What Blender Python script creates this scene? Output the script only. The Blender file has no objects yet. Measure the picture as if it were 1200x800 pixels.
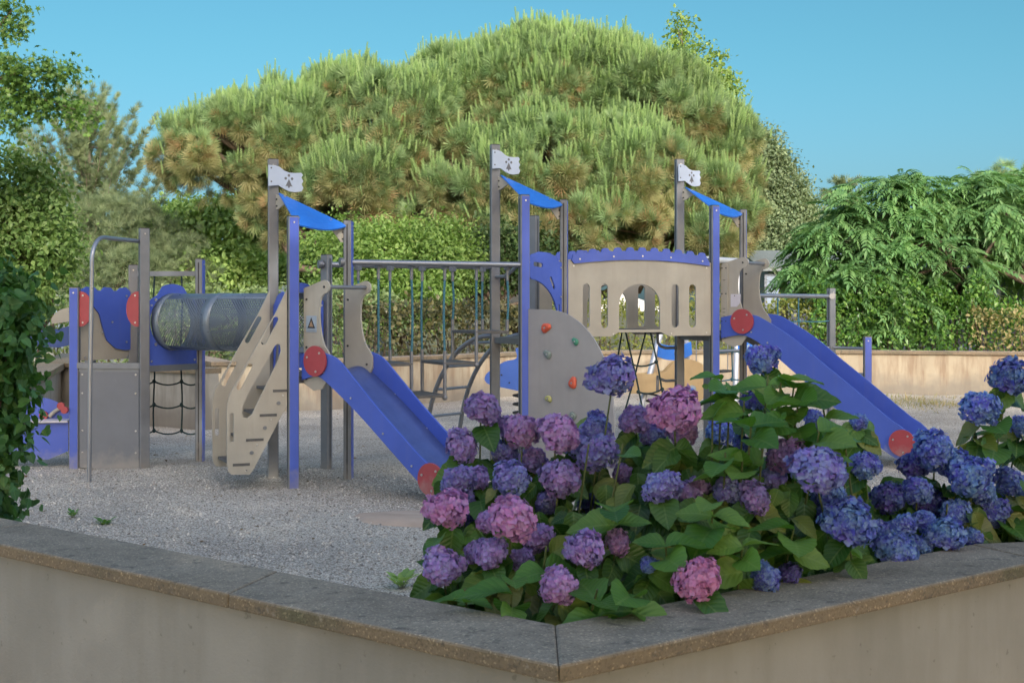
import bpy, math, random
import numpy as np
from mathutils import Vector
from mathutils.geometry import tessellate_polygon

rng = np.random.default_rng(7)
random.seed(7)
SC = bpy.context.scene
COL = SC.collection
F, YH, EYE = 1524.0, 359.6, 1.55          # focal length in photo pixels, horizon row, eye height


def pt(px, py, d):
    """world point seen at photo pixel px, py at distance d"""
    return np.array([(px - 600.0) * d / F, d, EYE - (py - YH) * d / F])


def u2(deg):
    return np.array([math.cos(math.radians(deg)), math.sin(math.radians(deg))])


def on_line(px, py, o, w):
    """photo pixel -> (u, z) in the vertical plane through o along plan direction w"""
    k = (px - 600.0) / F
    u = (k * o[1] - o[0]) / (w[0] - k * w[1])
    d = o[1] + u * w[1]
    return u, EYE - (py - YH) * d / F


# ------------------------------------------------------------------ objects
def tag(o, label=None, cat=None, group=None, kind=None):
    if label: o['label'] = label
    if cat: o['category'] = cat
    if group: o['group'] = group
    if kind: o['kind'] = kind
    return o


def link(o, parent=None):
    COL.objects.link(o)
    if parent is not None:
        o.parent = parent
    return o


def empty(name, loc=(0, 0, 0)):
    o = bpy.data.objects.new(name, None)
    o.empty_display_size = 0.1
    link(o)
    o.location = loc
    return o


class MB:
    """collects polygons for ONE mesh object (world coordinates)"""
    def __init__(self):
        self.v, self.f, self.m, self.s = [], [], [], []

    def add(self, verts, faces, mat=0, smooth=False):
        b = len(self.v)
        self.v.extend([tuple(map(float, p)) for p in verts])
        for f in faces:
            self.f.append(tuple(b + i for i in f))
            self.m.append(mat)
            self.s.append(smooth)
        return self

    def box(self, c, size, ang=0.0, mat=0):
        cx, cy, cz = c
        ca, sa = math.cos(ang), math.sin(ang)
        vs = []
        for z in (-1, 1):
            for x, y in ((-1, -1), (1, -1), (1, 1), (-1, 1)):
                a, b = x * size[0] / 2, y * size[1] / 2
                vs.append((cx + a * ca - b * sa, cy + a * sa + b * ca, cz + z * size[2] / 2))
        return self.add(vs, [(3, 2, 1, 0), (4, 5, 6, 7), (0, 1, 5, 4), (1, 2, 6, 5), (2, 3, 7, 6), (3, 0, 4, 7)], mat)

    def beam(self, p, q, w, h, mat=0):
        """rectangular bar from p to q, w wide (plan), h high"""
        p, q = np.array(p, float), np.array(q, float)
        t = q - p
        n = np.array([-t[1], t[0], 0.0])
        n /= max(1e-9, np.linalg.norm(n))
        up = np.cross(t / np.linalg.norm(t), n) * -1
        if up[2] < 0: up = -up
        vs = []
        for e in (p, q):
            for a, b in ((-1, -1), (1, -1), (1, 1), (-1, 1)):
                vs.append(e + n * a * w / 2 + up * b * h / 2)
        return self.add(vs, [(0, 1, 2, 3), (7, 6, 5, 4), (0, 4, 5, 1), (1, 5, 6, 2), (2, 6, 7, 3), (3, 7, 4, 0)], mat)

    def tube(self, pts, r, seg=10, mat=0, cap=True):
        pts = [np.array(p, float) for p in pts]
        n = len(pts)
        rs = list(r) if hasattr(r, '__len__') else [r] * n
        vs, fs = [], []
        prev = None
        for i in range(n):
            t = pts[min(i + 1, n - 1)] - pts[max(i - 1, 0)]
            t /= max(1e-9, np.linalg.norm(t))
            if prev is None:
                a = np.array([0, 0, 1.0]) if abs(t[2]) < .9 else np.array([1.0, 0, 0])
                x = np.cross(a, t)
            else:
                x = prev - t * np.dot(prev, t)
            x /= max(1e-9, np.linalg.norm(x))
            prev = x
            y = np.cross(t, x)
            for k in range(seg):
                th = 2 * math.pi * k / seg
                vs.append(pts[i] + (x * math.cos(th) + y * math.sin(th)) * rs[i])
        for i in range(n - 1):
            for k in range(seg):
                a, b = i * seg + k, i * seg + (k + 1) % seg
                fs.append((a, b, b + seg, a + seg))
        self.add(vs, fs, mat, True)
        if cap:
            self.add(vs[:seg], [tuple(range(seg))[::-1]], mat)
            self.add(vs[-seg:], [tuple(range(seg))], mat)
        return self

    def plate(self, loops, o, w, th, mat=0, up=(0, 0, 1), edge_mat=None):
        """flat plate with holes; loops[0] outer, rest holes, in (u, z); o plan origin (or 3D), w plan direction; th thickness, centred"""
        o = np.array([o[0], o[1], o[2] if len(o) > 2 else 0.0])
        w = np.array([w[0], w[1], w[2] if len(w) > 2 else 0.0])
        up = np.array(up, float)
        n = np.cross(w, up)
        n /= np.linalg.norm(n)
        flat = [p for l in loops for p in l]
        tris = tessellate_polygon([[Vector((a, b, 0)) for a, b in l] for l in loops])
        base = [o + w * a + up * b for a, b in flat]
        N = len(flat)
        vs = [p + n * th / 2 for p in base] + [p - n * th / 2 for p in base]
        fs = []
        for t in tris:
            a, b, c = [flat[i] for i in t]
            ar = (b[0] - a[0]) * (c[1] - a[1]) - (b[1] - a[1]) * (c[0] - a[0])
            if abs(ar) < 1e-12: continue
            t = tuple(t) if ar > 0 else tuple(t)[::-1]
            fs.append(t)
            fs.append(tuple(i + N for i in t[::-1]))
        self.add(vs, fs, mat)
        k = 0
        sf = []
        for l in loops:
            for i in range(len(l)):
                a, b = k + i, k + (i + 1) % len(l)
                sf.append((a, a + N, b + N, b))
            k += len(l)
        self.add(vs, sf, mat if edge_mat is None else edge_mat)
        return self

    def disc(self, c, n, r, th, seg=20, mat=0):
        c, n = np.array(c, float), np.array(n, float)
        n /= np.linalg.norm(n)
        return self.tube([c - n * th / 2, c + n * th / 2], r, seg, mat)

    def ball(self, c, r, mat=0, seg=8, rings=5, sc=(1, 1, 1)):
        vs, fs = [], []
        for i in range(rings + 1):
            ph = math.pi * i / rings
            for k in range(seg):
                th = 2 * math.pi * k / seg
                vs.append((c[0] + r * sc[0] * math.sin(ph) * math.cos(th), c[1] + r * sc[1] * math.sin(ph) * math.sin(th), c[2] + r * sc[2] * math.cos(ph)))
        for i in range(rings):
            for k in range(seg):
                a, b = i * seg + k, i * seg + (k + 1) % seg
                fs.append((a, a + seg, b + seg, b))
        return self.add(vs, fs, mat, True)

    def build(self, name, mats, parent=None, bevel=0):
        if not isinstance(mats, (list, tuple)): mats = [mats]
        me = bpy.data.meshes.new(name)
        me.from_pydata(self.v, [], self.f)
        for m in mats: me.materials.append(m)
        me.polygons.foreach_set('material_index', self.m)
        me.polygons.foreach_set('use_smooth', self.s)
        me.validate()
        me.update()
        o = bpy.data.objects.new(name, me)
        link(o, parent)
        if parent is not None:
            o.location = [-c for c in abs_loc(parent)]
        if bevel:
            b = o.modifiers.new('edge', 'BEVEL')
            b.width = bevel; b.segments = 2; b.limit_method = 'ANGLE'
        return o


def abs_loc(o):
    x = np.array(o.location, float)
    while o.parent is not None:
        o = o.parent
        x = x + np.array(o.location, float)
    return x


def scatter(name, proto, pos, rot, scl, mat, parent=None, uv=None, smooth=False, fmat=None):
    """one mesh made of N transformed copies of a small proto (verts n x 3, faces all of the same size)"""
    pv, pf = np.array(proto[0], float), np.array(proto[1], int)
    N, n, (nf, k) = len(pos), len(pv), pf.shape
    scl = np.broadcast_to(np.asarray(scl, float), (N,))
    V = np.einsum('nij,kj->nki', rot, pv) * scl[:, None, None] + np.asarray(pos)[:, None, :]
    V = V.reshape(-1, 3)
    if parent is not None:
        V = V - abs_loc(parent)
    Fi = (pf[None] + (np.arange(N) * n)[:, None, None]).reshape(-1)
    me = bpy.data.meshes.new(name)
    me.vertices.add(len(V)); me.vertices.foreach_set('co', V.astype(np.float32).ravel())
    me.loops.add(len(Fi)); me.loops.foreach_set('vertex_index', Fi.astype(np.int32))
    me.polygons.add(N * nf)
    me.polygons.foreach_set('loop_start', (np.arange(N * nf) * k).astype(np.int32))
    if smooth: me.polygons.foreach_set('use_smooth', np.ones(N * nf, bool))
    else: me.polygons.foreach_set('use_smooth', np.zeros(N * nf, bool))
    if uv is not None:
        ul = me.uv_layers.new(name='uv')
        puv = np.array(uv, float)[pf.reshape(-1)]
        ul.data.foreach_set('uv', np.tile(puv, (N, 1)).astype(np.float32).ravel())
    for m in (mat if isinstance(mat, (list, tuple)) else [mat]): me.materials.append(m)
    if fmat is not None: me.polygons.foreach_set('material_index', np.repeat(fmat, nf).astype(np.int32))
    me.update(calc_edges=True)
    me.validate()
    o = bpy.data.objects.new(name, me)
    link(o, parent)
    return o


def unit(a):
    a = np.asarray(a, float)
    return a / np.maximum(1e-9, np.linalg.norm(a, axis=-1, keepdims=True))


def frames(d, n):
    """rotation matrices whose y axis is d and whose z axis is near n"""
    y = unit(d)
    z = unit(n - y * np.sum(n * y, -1, keepdims=True))
    x = np.cross(y, z)
    return np.stack([x, y, z], -1)


def sphere(n):
    return unit(rng.normal(size=(n, 3)))


# ------------------------------------------------------------------ materials
def nd(nt, typ, **kw):
    n = nt.nodes.new(typ)
    for k, v in kw.items():
        setattr(n, k, v)
    return n


def new_mat(name):
    m = bpy.data.materials.new(name)
    m.use_nodes = True
    nt = m.node_tree
    return m, nt, nt.nodes['Principled BSDF']


def ramp(nt, stops, fac, interp='LINEAR'):
    r = nd(nt, 'ShaderNodeValToRGB')
    r.color_ramp.interpolation = interp
    el = r.color_ramp.elements
    while len(el) < len(stops): el.new(0.5)
    for e, (p, c) in zip(el, stops):
        e.position = p
        e.color = (*c, 1) if len(c) == 3 else c
    nt.links.new(fac, r.inputs[0])
    return r.outputs[0]


def sc_(c, k):
    return tuple(min(1.0, x * k) for x in c)


def noise(nt, scale, detail=4, rough=.55, vec=None, stretch=None):
    n = nd(nt, 'ShaderNodeTexNoise')
    n.inputs['Scale'].default_value = scale
    n.inputs['Detail'].default_value = detail
    n.inputs['Roughness'].default_value = rough
    if vec is None:
        g = nd(nt, 'ShaderNodeNewGeometry')
        vec = g.outputs['Position']
    if stretch:
        mp = nd(nt, 'ShaderNodeMapping')
        mp.inputs['Scale'].default_value = stretch
        nt.links.new(vec, mp.inputs['Vector'])
        vec = mp.outputs[0]
    nt.links.new(vec, n.inputs['Vector'])
    return n.outputs['Fac']


def mixc(nt, fac, a, b, mode='MIX'):
    m = nd(nt, 'ShaderNodeMix', data_type='RGBA', blend_type=mode)
    if isinstance(fac, (int, float)): m.inputs[0].default_value = fac
    else: nt.links.new(fac, m.inputs[0])
    for i, c in ((6, a), (7, b)):
        if isinstance(c, tuple): m.inputs[i].default_value = (*c, 1)
        else: nt.links.new(c, m.inputs[i])
    return m.outputs[2]


def bump(nt, h, strength, dist, bs, prev=None):
    b = nd(nt, 'ShaderNodeBump')
    b.inputs['Strength'].default_value = strength
    b.inputs['Distance'].default_value = dist
    nt.links.new(h, b.inputs['Height'])
    if prev is not None: nt.links.new(prev, b.inputs['Normal'])
    nt.links.new(b.outputs[0], bs.inputs['Normal'])
    return b.outputs[0]


def painted(name, c, rough=.45, metal=0.0, var=.12, scale=6, streak=.25, dirt=(.16, .14, .11), bumpy=.0):
    """weathered painted / laminated surface: mottling, vertical rain streaks, dust"""
    m, nt, bs = new_mat(name)
    a = noise(nt, scale, 5)
    base = ramp(nt, [(.3, sc_(c, 1 - var)), (.7, sc_(c, 1 + var))], a)
    s = noise(nt, 14, 3, .6, stretch=(1, 1, .08))
    sf = ramp(nt, [(.52, (0, 0, 0)), (.75, (streak,) * 3)], s)
    col = mixc(nt, sf, base, dirt)
    if streak >= .1:
        # splashed grit near the ground, pale scuffs and fine scratches
        g = nd(nt, 'ShaderNodeNewGeometry'); sp = nd(nt, 'ShaderNodeSeparateXYZ')
        nt.links.new(g.outputs['Position'], sp.inputs[0])
        mm = nd(nt, 'ShaderNodeMath', operation='MULTIPLY_ADD')
        nt.links.new(noise(nt, 9, 5, .65), mm.inputs[0]); mm.inputs[1].default_value = .45
        nt.links.new(sp.outputs[2], mm.inputs[2])
        lo = ramp(nt, [(.22, (.6, .6, .6)), (.42, (0, 0, 0))], mm.outputs[0])
        col = mixc(nt, lo, col, (.30, .28, .25))
        sc = ramp(nt, [(.66, (0, 0, 0)), (.71, (.28, .28, .28))], noise(nt, 38, 4, .75, stretch=(1, 1, .35)))
        col = mixc(nt, sc, col, tuple(min(1, .18 + .8 * x) for x in c))
    nt.links.new(col, bs.inputs['Base Color'])
    rr = ramp(nt, [(.3, (rough * .8,) * 3), (.7, (min(1, rough * 1.25),) * 3)], noise(nt, 25, 4))
    nt.links.new(rr, bs.inputs['Roughness'])
    bs.inputs['Metallic'].default_value = metal
    if bumpy: bump(nt, noise(nt, 180, 3), bumpy, .004, bs)
    return m


def leafy(name, cols, trans=.35, rough=.5, spec=.35, patch=1.2, tint=(.8, 1.2), veins=False):
    """foliage: colour per leaf (random per island), broad patches, light through the leaf"""
    m, nt, bs = new_mat(name)
    g = nd(nt, 'ShaderNodeNewGeometry')
    st = [(i / max(1, len(cols) - 1), c) for i, c in enumerate(cols)]
    base = ramp(nt, st, g.outputs['Random Per Island'])
    p = ramp(nt, [(.3, (tint[0],) * 3), (.7, (tint[1],) * 3)], noise(nt, patch, 3))
    col = mixc(nt, 1.0, base, p, 'MULTIPLY')
    if veins:
        uv = nd(nt, 'ShaderNodeUVMap')
        sx = nd(nt, 'ShaderNodeSeparateXYZ')
        nt.links.new(uv.outputs[0], sx.inputs[0])
        def ma(op, a, b=None):
            q = nd(nt, 'ShaderNodeMath', operation=op)
            for i, v in enumerate((a, b)):
                if v is None: continue
                if isinstance(v, (int, float)): q.inputs[i].default_value = v
                else: nt.links.new(v, q.inputs[i])
            return q.outputs[0]
        av = ma('ABSOLUTE', ma('SUBTRACT', sx.outputs[0], .5))
        t = ma('SUBTRACT', ma('MULTIPLY', sx.outputs[1], 8.0), ma('MULTIPLY', av, 6.0))
        tri = ma('ABSOLUTE', ma('SUBTRACT', ma('FRACT', t), .5))
        side = ma('LESS_THAN', tri, .07)
        mid = ma('LESS_THAN', av, .022)
        vein = ma('MAXIMUM', ma('MULTIPLY', side, .55), mid)
        lite = mixc(nt, .45, col, (.30, .42, .16))
        col = mixc(nt, ma('MULTIPLY', vein, .45), col, lite)
        bump(nt, ma('ADD', tri, ma('MULTIPLY', av, 1.0)), .35, .006, bs)
    nt.links.new(col, bs.inputs['Base Color'])
    bs.inputs['Roughness'].default_value = rough
    bs.inputs['Specular IOR Level'].default_value = spec
    tr = nd(nt, 'ShaderNodeBsdfTranslucent')
    tc = mixc(nt, 1.0, col, (1.25, 1.25, .55), 'MULTIPLY')
    nt.links.new(tc, tr.inputs['Color'])
    mx = nd(nt, 'ShaderNodeMixShader')
    mx.inputs[0].default_value = trans
    nt.links.new(bs.outputs[0], mx.inputs[1])
    nt.links.new(tr.outputs[0], mx.inputs[2])
    nt.links.new(mx.outputs[0], nt.nodes['Material Output'].inputs['Surface'])
    return m


M = {}
M['blue'] = painted('blue laminate', (.052, .10, .45), .42, 0, .06, 4, .10, (.2, .2, .3))
M['beige'] = painted('beige laminate', (.335, .318, .272), .5, 0, .07, 5, .22, (.24, .22, .17), .03)
M['grey_panel'] = painted('grey laminate', (.135, .147, .17), .5, 0, .06, 5, .12, (.14, .14, .13), .03)
M['wall_panel'] = painted('pale grey climbing laminate', (.275, .275, .28), .5, 0, .07, 4, .16, (.2, .18, .17), .03)
M['post'] = painted('anodised aluminium', (.18, .195, .22), .42, .4, .08, 8, .1, (.1, .11, .12))
M['steel'] = painted('stainless steel', (.27, .29, .33), .34, .7, .05, 6, .0, (.2, .2, .2))
M['dark'] = painted('dark rubber', (.025, .026, .028), .6, 0, .2, 20, .1)
M['red'] = painted('red laminate', (.32, .045, .055), .45, 0, .08, 8, .1, (.3, .1, .1))
M['flag'] = painted('pale grey flag laminate', (.44, .51, .62), .45, 0, .05, 8, .1, (.35, .36, .38))
M['bolt'] = painted('zinc bolt', (.5, .5, .5), .3, .8, .1, 30, .1)
M['rope'] = painted('blue green rope', (.045, .15, .20), .8, 0, .3, 200, .1, (.02, .05, .06), .4)
M['rope_dark'] = painted('dark green rope', (.014, .038, .042), .8, 0, .3, 200, .1, (.02, .03, .03), .4)
M['tread'] = painted('grey textured deck', (.085, .085, .085), .75, 0, .15, 20, .2, (.1, .1, .09), .3)
M['tube'] = painted('blue grey tunnel sheet', (.15, .19, .24), .32, .25, .08, 8, .1)
M['chute'] = painted('steel chute', (.07, .11, .30), .4, .3, .1, 6, .1)
M['tan'] = painted('tan laminate', (.46, .33, .17), .5, 0, .08, 5, .12, (.3, .2, .1))
M['deep'] = painted('deep blue laminate', (.018, .06, .24), .45, 0, .06, 4, .1)
M['frame'] = painted('pale grey tube', (.42, .45, .5), .4, .3, .06, 6, .1)
M['whale'] = painted('mid blue board', (.06, .15, .52), .45, 0, .06, 4, .1)
M['sky_blue'] = painted('bright blue laminate', (.02, .16, .62), .42, 0, .06, 4, .08)
M['hold_red'] = painted('orange red hold', (.5, .09, .05), .55, 0, .15, 30, .1)
M['hold_green'] = painted('green hold', (.05, .22, .15), .55, 0, .15, 30, .1)
M['hold_grey'] = painted('grey green hold', (.16, .21, .2), .55, 0, .15, 30, .1)
M['hold_yellow'] = painted('yellow green hold', (.36, .37, .14), .55, 0, .15, 30, .1)
M['sticker'] = painted('pale blue sticker', (.27, .34, .42), .4, 0, .05, 8, .1)
M['label_grey'] = painted('pale lilac sticker', (.50, .49, .55), .4, 0, .05, 8, .1)
M['black'] = painted('black print', (.03, .03, .032), .5, 0, .1, 8, .0)
M['orange'] = painted('faded orange print', (.30, .20, .12), .5, 0, .1, 8, .0)
M['ermine'] = painted('engraved grey mark', (.13, .13, .14), .5, 0, .1, 8, .0)
M['bark'] = painted('bark', (.12, .09, .065), .9, 0, .4, 9, .4, (.05, .04, .03), .6)
M['bark_pale'] = painted('pale bark', (.26, .22, .17), .9, 0, .35, 9, .4, (.1, .08, .06), .6)
M['stem'] = painted('green stem', (.07, .10, .03), .6, 0, .3, 20, .3, (.12, .08, .04))
M['white'] = painted('white canvas', (.78, .78, .76), .6, 0, .04, 3, .15, (.5, .5, .5))
M['siding'] = painted('grey blue cladding', (.24, .27, .32), .6, 0, .06, 3, .2)
M['navy'] = painted('navy cladding', (.035, .055, .11), .55, 0, .1, 3, .2)
M['roof'] = painted('grey green roof sheet', (.20, .235, .24), .5, 0, .1, 2, .25)
M['glass'] = painted('window glass', (.45, .55, .68), .12, .2, .1, 2, .05)
M['cream'] = painted('cream render', (.6, .53, .38), .8, 0, .06, 3, .2)
# ------------------------------------------------------------------ ground and walls
def gravel_mat():
    m, nt, bs = new_mat('crushed gravel')
    g = nd(nt, 'ShaderNodeNewGeometry')
    v = nd(nt, 'ShaderNodeTexVoronoi')
    v.inputs['Scale'].default_value = 78
    nt.links.new(g.outputs['Position'], v.inputs['Vector'])
    v2 = nd(nt, 'ShaderNodeTexVoronoi')
    v2.inputs['Scale'].default_value = 24
    nt.links.new(g.outputs['Position'], v2.inputs['Vector'])
    sep = nd(nt, 'ShaderNodeSeparateColor')
    nt.links.new(v.outputs['Color'], sep.inputs[0])
    stone = ramp(nt, [(0, (.30, .28, .245)), (.2, (.50, .47, .415)), (.55, (.66, .62, .55)), (.85, (.73, .685, .61)), (1, (.78, .735, .66))], sep.outputs[0])
    gap = ramp(nt, [(.34, (1, 1, 1)), (.70, (.50, .47, .44))], v.outputs['Distance'])
    col = mixc(nt, 1.0, stone, gap, 'MULTIPLY')
    big = ramp(nt, [(.35, (.78, .77, .76)), (.65, (1.12, 1.11, 1.08))], noise(nt, .55, 5, .6))
    col = mixc(nt, 1.0, col, big, 'MULTIPLY')
    worn = ramp(nt, [(.58, (0, 0, 0)), (.74, (.55, .55, .55))], noise(nt, .23, 3, .5))
    col = mixc(nt, worn, col, (.24, .21, .17))
    nt.links.new(col, bs.inputs['Base Color'])
    bs.inputs['Roughness'].default_value = .92
    bs.inputs['Specular IOR Level'].default_value = .2
    inv = ramp(nt, [(0, (1, 1, 1)), (.7, (0, 0, 0))], v.outputs['Distance'])
    b1 = bump(nt, inv, .8, .012, bs)
    bump(nt, noise(nt, 5, 5, .6), .5, .04, bs, b1)
    return m


def wall_mat(name, c, stain, k=1.0):
    m, nt, bs = new_mat(name)
    g = nd(nt, 'ShaderNodeNewGeometry')
    sx = nd(nt, 'ShaderNodeSeparateXYZ')
    nt.links.new(g.outputs['Position'], sx.inputs[0])
    base = ramp(nt, [(.3, sc_(c, .86)), (.7, sc_(c, 1.08))], noise(nt, 1.7, 6, .6))
    st = noise(nt, 5.0, 4, .65, stretch=(1, 1, .16))
    sf = ramp(nt, [(.42, (0, 0, 0)), (.60, (.75 * k,) * 3)], st)
    col = mixc(nt, sf, base, stain)
    # splash zone near the ground with its own ragged edge
    mm = nd(nt, 'ShaderNodeMath', operation='MULTIPLY_ADD')
    nt.links.new(noise(nt, 4, 5, .6), mm.inputs[0])
    mm.inputs[1].default_value = .5
    nt.links.new(sx.outputs[2], mm.inputs[2])
    low = ramp(nt, [(.36, (.8, .8, .8)), (.66, (0, 0, 0))], mm.outputs[0])
    col = mixc(nt, low, col, (.20, .185, .16))
    spots = ramp(nt, [(.66, (0, 0, 0)), (.72, (.5, .5, .5))], noise(nt, 26, 3, .7))
    col = mixc(nt, spots, col, sc_(stain, .7))
    nt.links.new(col, bs.inputs['Base Color'])
    bs.inputs['Roughness'].default_value = .9
    bs.inputs['Specular IOR Level'].default_value = .2
    bump(nt, noise(nt, 90, 4, .6), .25, .006, bs)
    return m


def coping_mat(name, c):
    m, nt, bs = new_mat(name)
    base = ramp(nt, [(.28, sc_(c, .72)), (.5, c), (.75, sc_(c, 1.28))], noise(nt, 4.5, 7, .66))
    # the vertical edge of the slabs is bare brown mortar, mossy in places
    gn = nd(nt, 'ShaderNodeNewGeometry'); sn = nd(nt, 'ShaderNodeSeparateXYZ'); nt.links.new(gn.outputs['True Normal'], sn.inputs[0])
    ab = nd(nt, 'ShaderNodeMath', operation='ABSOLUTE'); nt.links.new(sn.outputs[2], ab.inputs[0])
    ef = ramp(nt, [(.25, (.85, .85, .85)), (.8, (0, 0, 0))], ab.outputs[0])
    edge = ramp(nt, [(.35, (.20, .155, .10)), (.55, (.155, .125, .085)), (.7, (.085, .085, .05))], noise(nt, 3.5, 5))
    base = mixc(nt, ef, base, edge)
    g = nd(nt, 'ShaderNodeNewGeometry')
    v = nd(nt, 'ShaderNodeTexVoronoi')
    v.inputs['Scale'].default_value = 210
    nt.links.new(g.outputs['Position'], v.inputs['Vector'])
    sep = nd(nt, 'ShaderNodeSeparateColor')
    nt.links.new(v.outputs['Color'], sep.inputs[0])
    speck = ramp(nt, [(0, (.72, .72, .72)), (.3, (.97, .97, .97)), (.90, (1.05, 1.05, 1.05)), (.97, (1.7, 1.68, 1.6))], sep.outputs[0])
    col = mixc(nt, 1.0, base, speck, 'MULTIPLY')
    lich = ramp(nt, [(.57, (0, 0, 0)), (.66, (.7, .7, .7))], noise(nt, 17, 5, .7))
    col = mixc(nt, lich, col, (.085, .08, .07))
    pale = ramp(nt, [(.62, (0, 0, 0)), (.70, (.22, .22, .22))], noise(nt, 31, 4, .7))
    col = mixc(nt, pale, col, (.42, .41, .38))
    nt.links.new(col, bs.inputs['Base Color'])
    bs.inputs['Roughness'].default_value = .9
    bs.inputs['Specular IOR Level'].default_value = .25
    b1 = bump(nt, noise(nt, 60, 5, .7), .5, .006, bs)
    bump(nt, sep.outputs[0], .25, .002, bs, b1)
    return m


M['gravel'] = gravel_mat()
M['wall'] = wall_mat('rendered wall', (.385, .335, .25), (.23, .165, .115))
M['wall_near'] = wall_mat('weathered rendered wall', (.285, .279, .256), (.185, .18, .155), .38)
M['wall_grey'] = wall_mat('grey stained rendered wall', (.30, .29, .255), (.19, .18, .155))  # greyer, weathered and stained render for the two walls at left
M['coping'] = coping_mat('concrete coping', (.25, .218, .17))
M['coping_far'] = coping_mat('brown concrete coping', (.30, .25, .20))
mg, nt, bs = new_mat('meadow soil')
nt.links.new(ramp(nt, [(.35, (.07, .09, .03)), (.6, (.13, .12, .06))], noise(nt, .8, 6)), bs.inputs['Base Color'])
bs.inputs['Roughness'].default_value = .95
bump(nt, noise(nt, 12, 5), .6, .05, bs)
M['ground'] = mg
ms, nt, bs = new_mat('packed sand')
nt.links.new(ramp(nt, [(.3, (.34, .26, .20)), (.7, (.47, .37, .29))], noise(nt, 3, 6)), bs.inputs['Base Color'])
bs.inputs['Roughness'].default_value = .95
b0 = bump(nt, noise(nt, 160, 3), .5, .006, bs)
M['sand'] = ms


def sheet(name, poly, z, mat, kind='structure'):
    mb = MB()
    tr = tessellate_polygon([[Vector((a, b, 0)) for a, b in poly]])
    vs = [(a, b, z) for a, b in poly]
    fs = []
    for t in tr:
        a, b, c = [poly[i] for i in t]
        ar = (b[0] - a[0]) * (c[1] - a[1]) - (b[1] - a[1]) * (c[0] - a[0])
        fs.append(tuple(t) if ar > 0 else tuple(t)[::-1])
    mb.add(vs, fs)
    o = mb.build(name, mat)
    o['kind'] = kind
    return o


sheet('ground', [(-400, -120), (400, -120), (400, 700), (-400, 700)], -.25, M['ground'])
# gravel yard, gently uneven
def hgt(x, y):
    h = .012 * np.sin(x * 1.9 + y * .7) * np.sin(y * 1.3 - x * .5) + .008 * np.sin(x * 4.1 - y * 3.3) + .006 * np.sin(5.7 * y + 2.2 * x)
    # hollow scuffed out at the foot of each slide, pushed-up rim in front of it
    for cx, cy in ((-.40, 9.95), (4.35, 12.45)):
        r2 = ((x - cx) / .75) ** 2 + ((y - cy) / .45) ** 2
        h = h - .045 * np.exp(-r2) + .03 * np.exp(-((x - cx - .15) / .9) ** 2 - ((y - cy + .75) / .3) ** 2)
    return h
gx = np.linspace(-12, 14, 180); gy = np.linspace(2.6, 25.0, 170)
GX, GY = np.meshgrid(gx, gy)
GZ = .004 + hgt(GX, GY)
mb = MB()
nx = len(gx)
mb.add(np.stack([GX, GY, GZ], -1).reshape(-1, 3), [(j * nx + i, j * nx + i + 1, (j + 1) * nx + i + 1, (j + 1) * nx + i) for j in range(len(gy) - 1) for i in range(nx - 1)], 0, True)
tag(mb.build('gravel_yard', M['gravel']), kind='structure')


def offset_line(pts, off):
    """polyline moved sideways by off (left of travel), mitred"""
    pts = [np.array(p, float) for p in pts]
    out = []
    for i, p in enumerate(pts):
        a = unit(p - pts[i - 1]) if i > 0 else None
        b = unit(pts[i + 1] - p) if i < len(pts) - 1 else None
        if a is None: a = b
        if b is None: b = a
        na, nb = np.array([-a[1], a[0]]), np.array([-b[1], b[0]])
        n = unit(na + nb)
        out.append(p + n * off / max(.4, np.dot(n, na)))
    return out


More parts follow.
